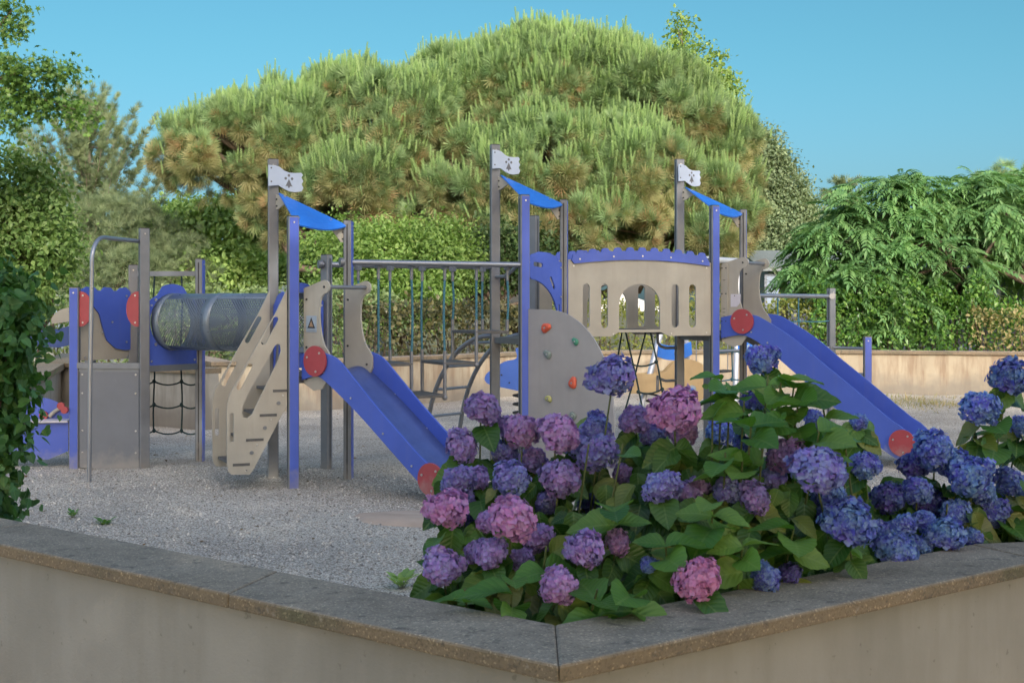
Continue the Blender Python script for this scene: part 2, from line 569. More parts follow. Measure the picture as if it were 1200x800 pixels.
def wall(name, line, h, thick, cop_t, over, mw, mc, label, joints=None):
    """garden wall with a coping made of separate slabs"""
    L, R = offset_line(line, thick / 2), offset_line(line, -thick / 2)
    mb = MB()
    for i in range(len(line) - 1):
        seg = [L[i], L[i + 1], R[i + 1], R[i]]
        vs = [(p[0], p[1], z) for z in (-.05, h - cop_t) for p in seg]
        fs = [(1, 0, 4, 5), (3, 2, 6, 7)]
        if i == 0: fs.append((0, 3, 7, 4))
        if i == len(line) - 2: fs.append((2, 1, 5, 6))
        mb.add(vs, fs)
    CL, CR = offset_line(line, thick / 2 + over), offset_line(line, -thick / 2 - over)
    IL_, IR_ = offset_line(line, thick / 2 + over - .004), offset_line(line, -thick / 2 - over + .004)
    for i in range(len(line) - 1):      # mortar in the joints between the coping slabs
        ln = np.linalg.norm(np.array(line[i + 1]) - np.array(line[i]))
        cuts = joints[i] if joints else list(np.linspace(0, 1, max(2, int(round(ln / 1.0)) + 1)))
        for c in cuts[:-1] if i < len(line) - 2 else cuts:
            lo_, hi_ = max(0, c - .012 / ln), min(1, c + .012 / ln)
            A_ = [IL_[i] + (IL_[i + 1] - IL_[i]) * lo_, IL_[i] + (IL_[i + 1] - IL_[i]) * hi_, IR_[i] + (IR_[i + 1] - IR_[i]) * hi_, IR_[i] + (IR_[i + 1] - IR_[i]) * lo_]
            mb.add([(p[0], p[1], z) for z in (h - cop_t + .003, h - .003) for p in A_], [(0, 1, 2, 3), (7, 6, 5, 4), (1, 0, 4, 5), (2, 1, 5, 6), (3, 2, 6, 7), (0, 3, 7, 4)], 1)
    w = mb.build(name, [mw, mc])
    tag(w, label, 'wall')
    for i in range(len(line) - 1):
        a0, a1, b0, b1 = CL[i], CL[i + 1], CR[i], CR[i + 1]
        ln = np.linalg.norm(np.array(line[i + 1]) - np.array(line[i]))
        cuts = joints[i] if joints else list(np.linspace(0, 1, max(2, int(round(ln / 1.0)) + 1)))
        g = .0006 / ln
        for c0, c1 in zip(cuts[:-1], cuts[1:]):
            c0, c1 = c0 + g, c1 - g
            q = [a0 + (a1 - a0) * c0, a0 + (a1 - a0) * c1, b0 + (b1 - b0) * c1, b0 + (b1 - b0) * c0]
            m2 = MB()
            vs = [(p[0], p[1], z) for z in (h - cop_t, h + rng.uniform(-.0015, .0015)) for p in q]
            m2.add(vs, [(3, 2, 1, 0)[::-1], (4, 5, 6, 7)[::-1], (0, 1, 5, 4)[::-1], (1, 2, 6, 5)[::-1], (2, 3, 7, 6)[::-1], (3, 0, 4, 7)[::-1]])
            m2.build('coping_slab', mc, w, bevel=.007)
    return w


ZW = .77
near = [(-3.9, 6.21), (-1.82, 4.575), (.105, 3.02), (1.575, 4.15), (2.6, 4.36), (5.0, 4.9)]
wall('garden_wall', near, ZW, .20, .042, .045, M['wall_near'], M['coping'],
     'low rendered wall with speckled concrete coping running across the foreground',
     [[0, .5, 1], [0, .565, 1], [0, 1], [0, 1], [0, .5, 1]])
wall('garden_wall', [(11.5, 20.5), (9.2, 22.7), (5.95, 23.6), (2.5, 23.6), (.1, 22.7), (-2.05, 20.2), (-4.2, 18.75), (-5.3, 21.3), (-6.5, 25.5)], ZW, .25, .06, .05, M['wall'], M['coping_far'],
     'long cream rendered wall with brown coping below the hedges at the far side')
wall('garden_wall', [(-3.80, 16.4), (-5.0, 17.3), (-6.4, 18.4)], ZW + .01, .26, .07, .05, M['wall_grey'], M['coping'],
     'short wall end with grey coping seen through the cargo net')
wall('garden_wall', [(-5.15, 13.4), (-7.45, 22.0)], ZW, .25, .09, .05, M['wall_grey'], M['coping'],
     'stained wall with thick sloping-looking coping behind the blue play counter')

# sand pad where the near slide lets out
mb = MB()
c = pt(480, 606, 9.55)
ring = []
for k, (rr, zz) in enumerate(((1.0, -.004), (.94, .022), (.7, .035), (.0, .045))):
    for i in range(40):
        th = 2 * math.pi * i / 40
        w = 1 + .05 * math.sin(3 * th + 1) + .03 * math.sin(7 * th)
        x_, y_ = c[0] + .25 + .68 * rr * w * math.cos(th), c[1] + .50 * rr * w * math.sin(th)
        ring.append((x_, y_, .004 + float(hgt(np.array(x_), np.array(y_))) + zz))
mb.add(ring, [(k * 40 + i, k * 40 + (i + 1) % 40, (k + 1) * 40 + (i + 1) % 40, (k + 1) * 40 + i) for k in range(3) for i in range(40)], 0, True)
tag(mb.build('sand_patch', M['sand']), kind='structure')
# ------------------------------------------------------------------ the play structure
AL = 35.558
R_ = .692
E_, G_, B_, S_ = u2(90 - AL), u2(150 - AL), u2(60 - AL), u2(-AL)     # slide edge, bridge edge, bridge axis, slide axis
T1b = np.array([-1.876, 11.141])
HB, HF, DZ = 2.323, 2.881, .291
Z1, Z2 = .955, 1.25


def tower_pts(b):
    f = b + R_ * G_
    return b, f, b + R_ * E_, f + R_ * E_


b1_, f1_, r1_, m1_ = tower_pts(T1b)
b2_, f2_, r2_, m2_ = tower_pts(r1_ + 1.745 * B_)
b3_, f3_, r3_, m3_ = tower_pts(r2_ + 1.776 * B_)
P1 = np.array([-3.537, 12.503])
P0 = P1 - R_ * u2(-AL + 30)
P2 = P1 + R_ * E_
PC = P1 + R_ * G_

play = empty('play_structure', (b2_[0], b2_[1], 0))
tag(play, 'grey, beige and blue play structure with two slides, tunnel, rope bridge and three pale flags', 'play structure')


def v3(p, z):
    return np.array([p[0], p[1], z])


def rrect(hw, hd, r, n=3):
    out = []
    for sx, sy, a0 in ((1, 1, 0), (-1, 1, 90), (-1, -1, 180), (1, -1, 270)):
        for i in range(n + 1):
            a = math.radians(a0 + 90 * i / n)
            out.append((sx * (hw - r) + r * math.cos(a), sy * (hd - r) + r * math.sin(a)))
    return out


def post(parent, p, h, face, blue=True, z0=-.05):
    """aluminium post, rounded corners, blue infill strip on its outer face, black cap"""
    n = u2(face)                                  # outward
    t = np.array([-n[1], n[0]])
    hw, hd = .047, .036
    prof = rrect(hd, hw, .010)
    mb = MB()
    vs, k = [], len(prof)
    for z in (z0, h):
        vs += [(p[0] + a * n[0] + b * t[0], p[1] + a * n[1] + b * t[1], z) for a, b in prof]
    mb.add(vs, [(i, (i + 1) % k, k + (i + 1) % k, k + i) for i in range(k)] + [tuple(range(k, 2 * k))])
    # grooves read as thin dark lines on the flat sides
    for s in (-1, 1):
        c = p + t * s * (hw + .0005)
        mb.box((c[0], c[1], (z0 + h) / 2 - .01), (.012, .002, h - z0 - .04), math.radians(face), 1)
    if blue:
        c = p + n * (hd + .001)
        mb.box((c[0], c[1], (z0 + h) / 2 - .004), (.006, hw * 2 - .018, h - z0 - .008), math.radians(face), 2)
    for zz in (h - .05, ):
        c = p + n * (hd + .005)
        mb.disc((c[0], c[1], zz), (n[0], n[1], 0), .008, .006, 8, 3)
    mb.box((p[0], p[1], h + .004), (hd * 2 - .012, hw * 2 - .012, .008), math.radians(face), 1)
    return mb.build('post', [M['post'], M['dark'], M['blue'], M['bolt']], parent)


def bolts(mb, o, w, uz, th, mat=0, r=.011, side=-1):
    """round bolt heads on a plate's faces"""
    n = np.array([w[1], -w[0], 0.0])
    for u, z in uz:
        c = np.array([o[0] + w[0] * u, o[1] + w[1] * u, z])
        for s in (1, -1):
            mb.disc(c + n * s * (th / 2 + .003), n, r, .008, 8, mat)


def arc(cx, cy, r, a0, a1, n=10, ry=None):
    return [(cx + r * math.cos(math.radians(a0 + (a1 - a0) * i / n)), cy + (ry or r) * math.sin(math.radians(a0 + (a1 - a0) * i / n))) for i in range(n + 1)]


def slot(cx, cy, hw, h0, h1):
    """vertical rounded slot"""
    return arc(cx, h1 - hw, hw, 0, 180, 8) + arc(cx, h0 + hw, hw, 180, 360, 8)


def slot_line(p, q, r):
    p, q = np.array(p), np.array(q)
    a = math.degrees(math.atan2(q[1] - p[1], q[0] - p[0]))
    return arc(q[0], q[1], r, a - 90, a + 90, 8) + arc(p[0], p[1], r, a + 90, a + 270, 8)


def trace(pxs, o, w):
    return [on_line(x, y, o, w) for x, y in pxs]


def sub(name, mb, mats, parent, bevel=0, label=None):
    o = mb.build(name, mats, parent, bevel)
    if label: o['label'] = label
    return o


def deck(name, quad, z, label=None, th=.06):
    """platform: chequered deck board in a beam frame"""
    c = sum(quad) / len(quad)
    mb = MB()
    q = [c + (p - c) * .93 for p in quad]
    k = len(q)
    vs = [(p[0], p[1], zz) for zz in (z - .025, z) for p in q]
    mb.add(vs, [tuple(range(k, 2 * k)), tuple(range(k))[::-1]] + [(i, (i + 1) % k, k + (i + 1) % k, k + i) for i in range(k)], 0)
    for i in range(k):
        mb.beam(v3(quad[i], z - .03), v3(quad[(i + 1) % k], z - .03), .04, th, 1)
    o = mb.build(name, [M['tread'], M['post']], play)
    if label: o['label'] = label
    return o


d1 = deck('tower', [b1_, r1_, m1_, f1_], Z1, 'lower flagged tower at the top of the near slide')
d2 = deck('tower', [b2_, r2_, m2_, f2_], Z2, 'middle flagged tower with the grey climbing panel')
d3 = deck('tower', [b3_, r3_, m3_, f3_], Z2, 'far flagged tower at the top of the long slide')
dL = deck('tower', [P0, P1, P2, PC], .985, 'roofless tower with red rounded grips, left of the tunnel')

TAN = lambda p: 0
for dk, (b, f, r, m), ex, hm in ((d1, (b1_, f1_, r1_, m1_), 0, 2.04), (d2, (b2_, f2_, r2_, m2_), DZ, 2.5), (d3, (b3_, f3_, r3_, m3_), DZ, 2.1)):
    post(dk, b, HB + ex, 294.4)
    post(dk, r, HB + ex, -5.6)
    post(dk, f, HF + ex, 285, False)
    post(dk, m, hm, 54.4)
    # flag plate with the ermine mark
    fl = MB()
    w = u2(40); o = f - w * .082 + np.array([w[1], -w[0]]) * .062
    zt = HF + ex
    out = [(.0, -.075), (.06, -.073), (.11, -.085), (.16, -.115), (.21, -.128), (.27, -.128), (.335, -.122), (.352, -.14), (.335, -.165), (.356, -.195), (.338, -.222), (.356, -.255), (.338, -.285), (.27, -.296), (.21, -.292), (.15, -.27), (.10, -.245), (.0, -.255)]
    out = [(a, zt + c * 1.04 + .02) for a, c in out][::-1]
    fl.plate([out], o, w, .012)
    n = np.array([w[1], -w[0], 0])
    for s in (1, -1):
        oo = np.array([o[0], o[1], 0]) + n * s * .0075
        for cx, cz in ((.205, -.140), (.172, -.168), (.238, -.168)):
            fl.plate([arc(cx, zt + cz, .0125, 0, 360, 9)[:-1]], oo, w, .003, 1)
        fl.plate([[(.205, zt - .172), (.178, zt - .225), (.168, zt - .238), (.192, zt - .236), (.205, zt - .256), (.218, zt - .236), (.242, zt - .238), (.232, zt - .225)]], oo, w, .003, 1)
        for cz in (-.082, -.205):
            fl.disc(oo + np.array([w[0] * .025, w[1] * .025, zt + cz]), n, .008, .004, 8, 1)
    sub('flag', fl, [M['flag'], M['ermine']], dk)
    # triangular roof plate, falling from the flag post, its free edge bent down
    A, Bq, Cq = v3(f + (b + r - 2 * f) * .06, 2.575 + ex), v3(b + (r - b) * .05, 2.272 + ex), v3(r + (b - r) * .05, 2.285 + ex)
    lipd = unit(v3(S_, 0)) * .045 + np.array([0, 0, -.055])
    rf = MB()
    nrm = unit(np.cross(Bq - A, Cq - A)); nrm = nrm if nrm[2] > 0 else -nrm
    th = .012
    ns = 12
    top = []
    rows = []
    for j in range(9):
        a = j / 6
        row = []
        for i in range(ns + 1):
            s = i / ns
            e = Bq + (Cq - Bq) * s
            if j <= 6: p = A + (e - A) * a
            else:
                sag = math.sin(math.pi * s)
                p = e + lipd * (.25 + .75 * sag) * (.45 if j == 7 else 1.0)
            row.append(p)
        rows.append(row)
    vs = [p + nrm * th / 2 for row in rows for p in row] + [p - nrm * th / 2 for row in rows for p in row]
    N = len(rows) * (ns + 1)
    fs = []
    for j in range(len(rows) - 1):
        for i in range(ns):
            q = (j * (ns + 1) + i, (j + 1) * (ns + 1) + i, (j + 1) * (ns + 1) + i + 1, j * (ns + 1) + i + 1)
            fs.append(q); fs.append(tuple(x + N for x in q[::-1]))
    for j in range(len(rows) - 1):
        for i in (0, ns):
            a, c = j * (ns + 1) + i, (j + 1) * (ns + 1) + i
            fs.append((a, c, c + N, a + N))
    j = len(rows) - 1
    for i in range(ns):
        a = j * (ns + 1) + i
        fs.append((a, a + 1, a + 1 + N, a + N))
    rf.add(vs, fs)
    for q in (A + (Bq + Cq - 2 * A) * .07, A + (Bq - A) * .85 + (Cq - Bq) * .1, A + (Cq - A) * .85 - (Cq - Bq) * .1):
        rf.disc(q + nrm * .01, nrm, .012, .008, 8, 1)
    sub('roof', rf, [M['sky_blue'], M['bolt']], dk)
    for p, q, zz in ((f, (b + r) / 2, 2.50), (b, (f + r) / 2, 2.17), (r, (f + b) / 2, 2.20)):
        br = MB()
        w2 = unit(q - p)
        z = zz + ex
        br.plate([[(.03, z - .07), (.07, z - .07), (.20, z + (.0 if zz > 2.4 else .10)), (.03, z + (.07 if zz > 2.4 else .05))]], p, w2, .014, 0)
        bolts(br, p, w2, [(.055, z - .04), (.055, z + .02)], .014, 1, .008)
        sub('roof_bracket', br, [M['beige'], M['dark']], dk)

# ------------------------------------------------------------------ slides
def smooth(pts, n=4):
    """Catmull-Rom through points"""
    P = [np.array(p, float) for p in pts]
    P = [2 * P[0] - P[1]] + P + [2 * P[-1] - P[-2]]
    out = []
    for i in range(1, len(P) - 2):
        for k in range(n):
            t = k / n
            out.append(.5 * (2 * P[i] + (P[i + 1] - P[i - 1]) * t + (2 * P[i - 1] - 5 * P[i] + 4 * P[i + 1] - P[i + 2]) * t * t + (3 * P[i] - P[i - 1] - 3 * P[i + 1] + P[i + 2]) * t ** 3))
    out.append(P[-2])
    return [tuple(p) for p in out]


def slide(tower, b, r, z0, bot, top, label, discs):
    """slide from the b-r edge along S_; z0 deck height; bot / top: outline of the side boards in (u, z)"""
    oN, oF = b + E_ * .065, r - E_ * .065
    bot = smooth([(.05, z0 - .03)] + bot, 4)
    top = smooth([(.05, z0 + .19)] + top, 4)
    ch = [(u, z + .03) for u, z in bot]
    ch = [(0, z0 + .01)] + ch + [(bot[-1][0] + .10, bot[-1][1] + .015)]
    run = bot[-1][0]
    # side boards
    slide_o = None
    mb = MB()
    L = [v3(oN + S_ * u, z) for u, z in ch]
    Rr = [v3(oF + S_ * u, z) for u, z in ch]
    k = len(ch)
    cols = 6
    vs = []
    for i in range(k):
        for j in range(cols + 1):
            s = j / cols
            vs.append(L[i] * (1 - s) + Rr[i] * s + np.array([0, 0, .05 * (2 * abs(s - .5)) ** 3]))
    mb.add(vs, [(i * (cols + 1) + j, (i + 1) * (cols + 1) + j, (i + 1) * (cols + 1) + j + 1, i * (cols + 1) + j + 1) for i in range(k - 1) for j in range(cols)], 0, True)
    sl = mb.build('slide', M['chute'], play)
    sl['label'] = label
    so = sl.modifiers.new('thick', 'SOLIDIFY'); so.thickness = .008
    for oo, nm in ((oN, 0), (oF, 1)):
        eu, ez = bot[-1]
        tu, tz = top[-1]
        poly = bot + [(eu + .08, ez - .03), (eu + .13, ez - .02), (eu + .15, ez + .04), (tu + .10, tz - .12), (tu + .06, tz - .05)] + top[::-1]
        m2 = MB()
        m2.plate([poly], oo, S_, .022, 0)
        bb = [(bot[i][0] + .02, bot[i][1] + .055) for i in (7, 11, 15, 19)]
        m3u = [(top[5][0], top[5][1] - .06), (tu + .02, tz - .08)] if nm else []
        bolts(m2, oo, S_, bb + m3u, .022, 1, .009)
        sub('side_board', m2, [M['blue'], M['bolt']], sl)
        # beige entry panel
        pb = MB()
        z = z0
        pl = [(.05, z - .06), (.17, z - .12), (.27, z - .10), (.33, z - .02), (.37, z + .06), (.37, z + .16)] + smooth([(.335, z + .215), (.285, z + .28), (.245, z + .41), (.234, z + .55), (.25, z + .66), (.285, z + .705)], 4) \
            + arc(.292, z + .765, .058, -60, 110, 8) + [(.05, z + .755)]
        pb.plate([pl], oo + E_ * (.022 if nm == 0 else -.022), S_, .018, 0)
        bolts(pb, oo + E_ * (.022 if nm == 0 else -.022), S_, [(.085, z - .02), (.085, z + .25), (.085, z + .66), (.292, z + .765), (.31, z + .09)], .018, 1, .010)
        sub('entry_panel', pb, [M['beige'], M['dark']], sl)
    gb = MB()
    gb.tube([v3(oN + S_ * .292 + E_ * .02, z0 + .765), v3(oF + S_ * .292 - E_ * .02, z0 + .765)], .018, 10)
    sub('grab_bar', gb, M['post'], sl)
    nN = np.array([S_[1], -S_[0], 0])
    nN = nN if np.dot(nN[:2], E_) < 0 else -nN
    for (px, py) in discs:
        u, z = on_line(px, py, oN - E_ * .026, S_)
        dm = MB()
        c = v3(oN - E_ * .026 + S_ * u, z)
        dm.disc(c, nN, .130, .016, 32, 0)
        for a in (50, 160, 280):
            q = c + np.array([S_[0], S_[1], 0]) * .09 * math.cos(math.radians(a)) + np.array([0, 0, .09 * math.sin(math.radians(a))])
            dm.disc(q + nN * .010, nN, .010, .008, 8, 1)
        sub('disc', dm, [M['red'], M['bolt']], sl)
    return sl, oN


s1, o1 = slide(d1, b1_, r1_, Z1, [(.206, .960), (.335, .915), (.693, .668), (1.036, .397), (1.318, .173), (1.459, .069)],
               [(.20, 1.168), (.325, 1.157), (.47, 1.105), (.643, .958), (.891, .735), (1.13, .539), (1.362, .354), (1.502, .27)],
               'near slide facing the foreground', [(369.2, 423), (504.7, 561.5)])
s2, o2 = slide(d3, b3_, r3_, Z2, [(.269, 1.255), (.42, 1.215), (.634, 1.072), (1.10, .706), (1.586, .324), (1.80, .155), (1.911, .085)],
               [(.25, 1.475), (.415, 1.467), (.55, 1.415), (.868, 1.225), (1.143, 1.013), (1.499, .743), (1.844, .472), (1.978, .388)],
               'long far slide behind the flowers', [(869.6, 376.5), (1057, 519)])
for s, oN, z in ((s1, o1, Z1), (s2, o2, Z2)):
    pass
# warning sticker on the near slide, plate and hinge strip on the far one
q = o1 + E_ * .022 - E_ * .0115
mb = MB()
mb.plate([[(.085, Z1 + .38), (.205, Z1 + .38), (.205, Z1 + .52), (.085, Z1 + .52)]], q, S_, .003, 0)
q2 = q - E_ * .003
tri = [(.103, Z1 + .415), (.187, Z1 + .415), (.145, Z1 + .505)]
cx, cz = .145, Z1 + .442
mb.plate([tri, [(cx + (a - cx) * .62, cz + (c - cz) * .62) for a, c in tri]], q2, S_, .003, 1)
mb.plate([[(cx + (a - cx) * .6, cz + (c - cz) * .6) for a, c in tri]], q2, S_, .002, 2)
for zz in (.391, .402):
    mb.plate([[(.10, Z1 + zz), (.19, Z1 + zz), (.19, Z1 + zz + .004), (.10, Z1 + zz + .004)]], q2, S_, .002, 3)
sub('warning_sticker', mb, [M['sticker'], M['black'], M['orange'], M['siding']], s1)
q = o2 + E_ * .022 - E_ * .0115
mb = MB()
mb.plate([[(.155, Z2 + .30), (.225, Z2 + .30), (.262, Z2 + .345), (.268, Z2 + .435), (.155, Z2 + .435)]], q, S_, .003, 0)
mb.disc(v3(q + S_ * .20 - E_ * .002, Z2 + .418), (E_[0], E_[1], 0), .006, .004, 8, 1)
sub('sticker', mb, [M['label_grey'], M['dark']], s2)
mb = MB()
mb.plate([[(.045, Z2 + .12), (.125, Z2 + .12), (.125, Z2 + .74), (.11, Z2 + .755), (.06, Z2 + .755), (.045, Z2 + .74)]], q - E_ * .008, S_, .016, 0)
bolts(mb, q - E_ * .008, S_, [(a, Z2 + c) for c in (.15, .44, .71) for a in (.062, .108)], .016, 1, .007)
for c in (.20, .24, .28, .58):
    mb.plate([[(.07, Z2 + c), (.10, Z2 + c), (.10, Z2 + c + .005), (.07, Z2 + c + .005)]], q - E_ * .0165, S_, .002, 1)
sub('hinge_strip', mb, [M['beige'], M['dark']], s2)

# ------------------------------------------------------------------ staircase
WST = u2(204.44)
oN = b1_ + WST * .045
outline = [(336, 339), (322, 368), (306, 396), (291, 422), (276, 449), (269, 462), (266, 474), (265.5, 490), (266, 545), (267.5, 552), (271, 555.7), (292, 555.7), (296, 551), (316, 513), (336, 474)]
holes_px = [slot_line((323, 374), (308.5, 401), 3.0), slot_line((293, 428.5), (280, 454), 3.0), slot_line((271.3, 486), (271.3, 515), 2.4),
            [(322, 405), (325, 402.5), (328, 404), (329, 411), (326, 421), (295, 485), (290, 489.5), (285, 489), (283, 484), (284, 476), (292, 458)]]
N0 = trace(outline, oN, WST)
H0 = [trace(h, oN, WST) for h in holes_px]
mb = MB()
mb.plate([N0] + H0, oN, WST, .018, 0)
bolts_px = [(294.6, 530), (310, 501), (326, 472), (298.5, 519), (314, 490)]
for (x, y) in bolts_px[:3]:
    u, z = on_line(x, y, oN, WST)
    mb.disc(v3(oN + WST * u - G_ * .011, z), (-G_[0], -G_[1], 0), .017, .012, 10, 1)
for x, y in ((288, 551), (301, 521), (317, 491), (331, 463)):
    u, z = on_line(x, y, oN, WST)
    mb.disc(v3(oN + WST * u - G_ * .011, z), (-G_[0], -G_[1], 0), .008, .010, 8, 2)
st = mb.build('staircase', [M['beige'], M['post'], M['bolt']], play)
st['label'] = 'steep staircase with slotted beige side panels'
bolts_px = [(294.6, 530), (310, 501), (326, 472), (298.5, 519), (314, 490)]
mb = MB()
mb.plate([N0] + H0, oN + G_ * .60, WST, .018, 0)
sub('side_panel', mb, M['beige'], st)
for x0, x1, y in ((272.5, 292.5, 544.5), (288, 308.5, 515.5), (304, 324, 486.5), (319.5, 337, 457.8)):
    a, z = on_line(x0, y, oN, WST); c, _ = on_line(x1, y, oN, WST)
    tm = MB()
    mid = oN + WST * ((a + c) / 2) + G_ * .30
    ang = math.atan2(WST[1], WST[0])
    tm.box((mid[0], mid[1], z), (abs(a - c), .60 + .026, .022), ang, 0)
    sub('tread', tm, M['tread'], st)
mb = MB()
for z in (Z1 + .30, ):
    mb.tube([v3(b1_ + WST * .03, z), v3(b1_ + WST * .03 + G_ * .1, z)], .012, 8)
mb = MB()
mb.plate([[(.03, Z1 - .02), (.10, Z1 + .35), (.18, Z1 + .52), (.345, Z1 + .60), (.51, Z1 + .52), (.59, Z1 + .35), (.66, Z1 - .02), (.66, Z1 + .60), (.5, Z1 + .70), (.345, Z1 + .73), (.19, Z1 + .70), (.03, Z1 + .60)]], b1_, G_, .016)
sub('arch_panel', mb, M['blue'], st)

# ------------------------------------------------------------------ tunnel
ML, MR = (P1 + P2) / 2, (f1_ + m1_) / 2
ax = unit(MR - ML)
LT = float(np.linalg.norm(MR - ML))
ZT, RT = 1.405, .275
side = np.array([-ax[1], ax[0]])
# perforated sheet: real holes as strips of a fine net of bars
mp, nt, bs = new_mat('perforated sheet')
uv = nd(nt, 'ShaderNodeUVMap')
mpn = nd(nt, 'ShaderNodeMapping'); mpn.inputs['Rotation'].default_value = (0, 0, math.radians(45)); mpn.inputs['Scale'].default_value = (1, 1, 1)
nt.links.new(uv.outputs[0], mpn.inputs[0])
vo = nd(nt, 'ShaderNodeTexVoronoi'); vo.inputs['Scale'].default_value = 1.0; vo.inputs['Randomness'].default_value = 0
nt.links.new(mpn.outputs[0], vo.inputs['Vector'])
hole = ramp(nt, [(.31, (1, 1, 1)), (.35, (0, 0, 0))], vo.outputs['Distance'])
bs.inputs['Base Color'].default_value = (.13, .16, .20, 1); bs.inputs['Roughness'].default_value = .45
bs.inputs['Metallic'].default_value = .3
tb = nd(nt, 'ShaderNodeBsdfTransparent'); mx = nd(nt, 'ShaderNodeMixShader')
nt.links.new(hole, mx.inputs[0]); nt.links.new(bs.outputs[0], mx.inputs[1]); nt.links.new(tb.outputs[0], mx.inputs[2])
nt.links.new(mx.outputs[0], nt.nodes['Material Output'].inputs['Surface'])


def tun_pt(u, th, r=RT):
    c = ML + ax * u + side * r * math.sin(th)
    return v3(c, ZT + r * math.cos(th))


def tun_shell(u0, u1, t0, t1, r=RT, n=24, thick=0.0):
    vs, fs, uvs = [], [], []
    for i in range(n + 1):
        th = t0 + (t1 - t0) * i / n
        for u in (u0, u1):
            vs.append(tun_pt(u, th, r)); uvs.append((u / .021, th * r / .021))
    fs = [(2 * i, 2 * i + 1, 2 * i + 3, 2 * i + 2) for i in range(n)]
    return vs, fs, uvs


mb = MB()
solid = [(-.62, .62), (math.pi - .55, math.pi + .55)]
for t0, t1 in solid:
    v, f, _ = tun_shell(.0, LT, t0, t1)
    mb.add(v, f, 0, True)
for u0, u1 in ((-.02, .07), (LT * .38, LT * .38 + .11), (LT - .07, LT + .02)):
    v, f, _ = tun_shell(u0, u1, 0, 2 * math.pi, RT + .004, 40)
    mb.add(v, f, 0, True)
tun = mb.build('tunnel', M['tube'], play)
tun['label'] = 'perforated crawl tunnel between the towers'
so = tun.modifiers.new('thick', 'SOLIDIFY'); so.thickness = .006
vs, fs, us = [], [], []
for t0, t1 in ((.62, math.pi - .55), (math.pi + .55, 2 * math.pi - .62)):
    for u0, u1 in ((.07, LT * .38), (LT * .38 + .11, LT - .07)):
        v, f, q = tun_shell(u0, u1, t0, t1, RT, 20)
        k = len(vs); vs += v; us += q; fs += [tuple(i + k for i in x) for x in f]
po = abs_loc(tun)
me = bpy.data.meshes.new('mesh_side')
me.from_pydata([tuple(p - po) for p in vs], [], fs)
ul = me.uv_layers.new(name='uv')
for l in me.loops: ul.data[l.index].uv = us[l.vertex_index]
me.polygons.foreach_set('use_smooth', [True] * len(fs))
me.materials.append(mp)
link(bpy.data.objects.new('perforated_side', me), tun)
# blue end panels with the round opening
def end_panel(a, w, z0, z1):
    mb = MB()
    hole = arc(R_ / 2, ZT, RT + .006, 0, 360, 36)[:-1]
    out = [(.05, z0), (R_ - .05, z0), (R_ - .05, z1 - .06)] + [(R_ - .16, z1), ] + arc(R_ / 2, z1 - .02, .2, 50, 130, 6, .13) + [(.16, z1), (.05, z1 - .06)]
    mb.plate([out, hole], a, w, .018, 0)
    bolts(mb, a, w, [(.08, z0 + .04), (.08, z1 - .1), (R_ - .08, z0 + .04), (R_ - .08, z1 - .1)], .018, 1)
    for t in (45, 135, 225, 315):
        bolts(mb, a, w, [(R_ / 2 + (RT + .03) * math.cos(math.radians(t)), ZT + (RT + .03) * math.sin(math.radians(t)))], .018, 1, .016)
    sub('end_panel', mb, [M['blue'], M['bolt']], tun)
end_panel(P1, E_, .985, 1.665)
end_panel(f1_, E_, .985, 1.665)

# ------------------------------------------------------------------ roofless tower: posts, guards, net, pole
post(dL, P0, 1.736, 234.4 + 35)
post(dL, P1, 2.301, 300, False)
post(dL, P2, 2.027, -5.6)
post(dL, PC, 1.97, 285, False)
wf = unit(P1 - P0)
mb = MB()
mb.plate([[(.055, .0), (R_ - .04, -.02), (R_ - .04, .955), (.055, .955)]], P0 - np.array([-wf[1], wf[0]]) * .01, wf, .018, 0)
bolts(mb, P0 - np.array([-wf[1], wf[0]]) * .01, wf, [(a, z) for a in (.085, R_ - .075) for z in (.9, .72, .36, .15)], .018, 1, .009)
mb.beam(v3(P0 - np.array([-wf[1], wf[0]]) * .012, .985), v3(P1 - np.array([-wf[1], wf[0]]) * .012, .985), .05, .055, 2)
sub('climbing_panel', mb, [M['grey_panel'], M['bolt'], M['post']], dL)
for pp, sgn in ((P0, 1), (P1, -1)):
    mb = MB()
    o = pp + wf * sgn * .05
    out = [(0, 1.36)] + [(x, z) for x, z in arc(0.01, 1.53, .115, -90, 90, 14, .17)] + [(0, 1.70)]
    if sgn < 0: out = [(-a, z) for a, z in out][::-1]
    mb.plate([out], o, wf, .018, 0)
    bolts(mb, o, wf, [(sgn * .035, 1.40), (sgn * .035, 1.66)], .018, 1, .009)
    sub('grip_plate', mb, [M['red'], M['bolt']], dL)
wc = unit(PC - P0)
mb = MB()
RL = R_
cren = [(.05, 1.735), (.05, 1.35)]
blue_out = [(.06, 1.72), (.06, 1.55), (.13, 1.57), (.20, 1.56), (.27, 1.48), (.31, 1.35), (.36, 1.22), (.46, 1.14), (.56, 1.12), (RL - .05, 1.12), (RL - .05, 1.70), (RL - .10, 1.745), (RL - .17, 1.74), (RL - .21, 1.71), (RL - .25, 1.71), (RL - .29, 1.74), (RL - .36, 1.745), (RL - .40, 1.71), (RL - .44, 1.71), (RL - .48, 1.745), (.12, 1.745), (.09, 1.73)]
mb.plate([blue_out], P0 - np.array([-wc[1], wc[0]]) * .010, wc, .016, 0)
mb.plate([[(.05, 1.03), (RL - .05, 1.03), (RL - .05, 1.60), (.05, 1.60)]], P0 + np.array([-wc[1], wc[0]]) * .008, wc, .016, 1)
bolts(mb, P0, wc, [(.1, 1.06), (RL - .1, 1.66), (RL - .1, 1.2), (.42, 1.4), (.30, 1.30), (RL - .09, 1.05)], .04, 2, .010)
sub('guard_panel', mb, [M['blue'], M['beige'], M['bolt']], dL)
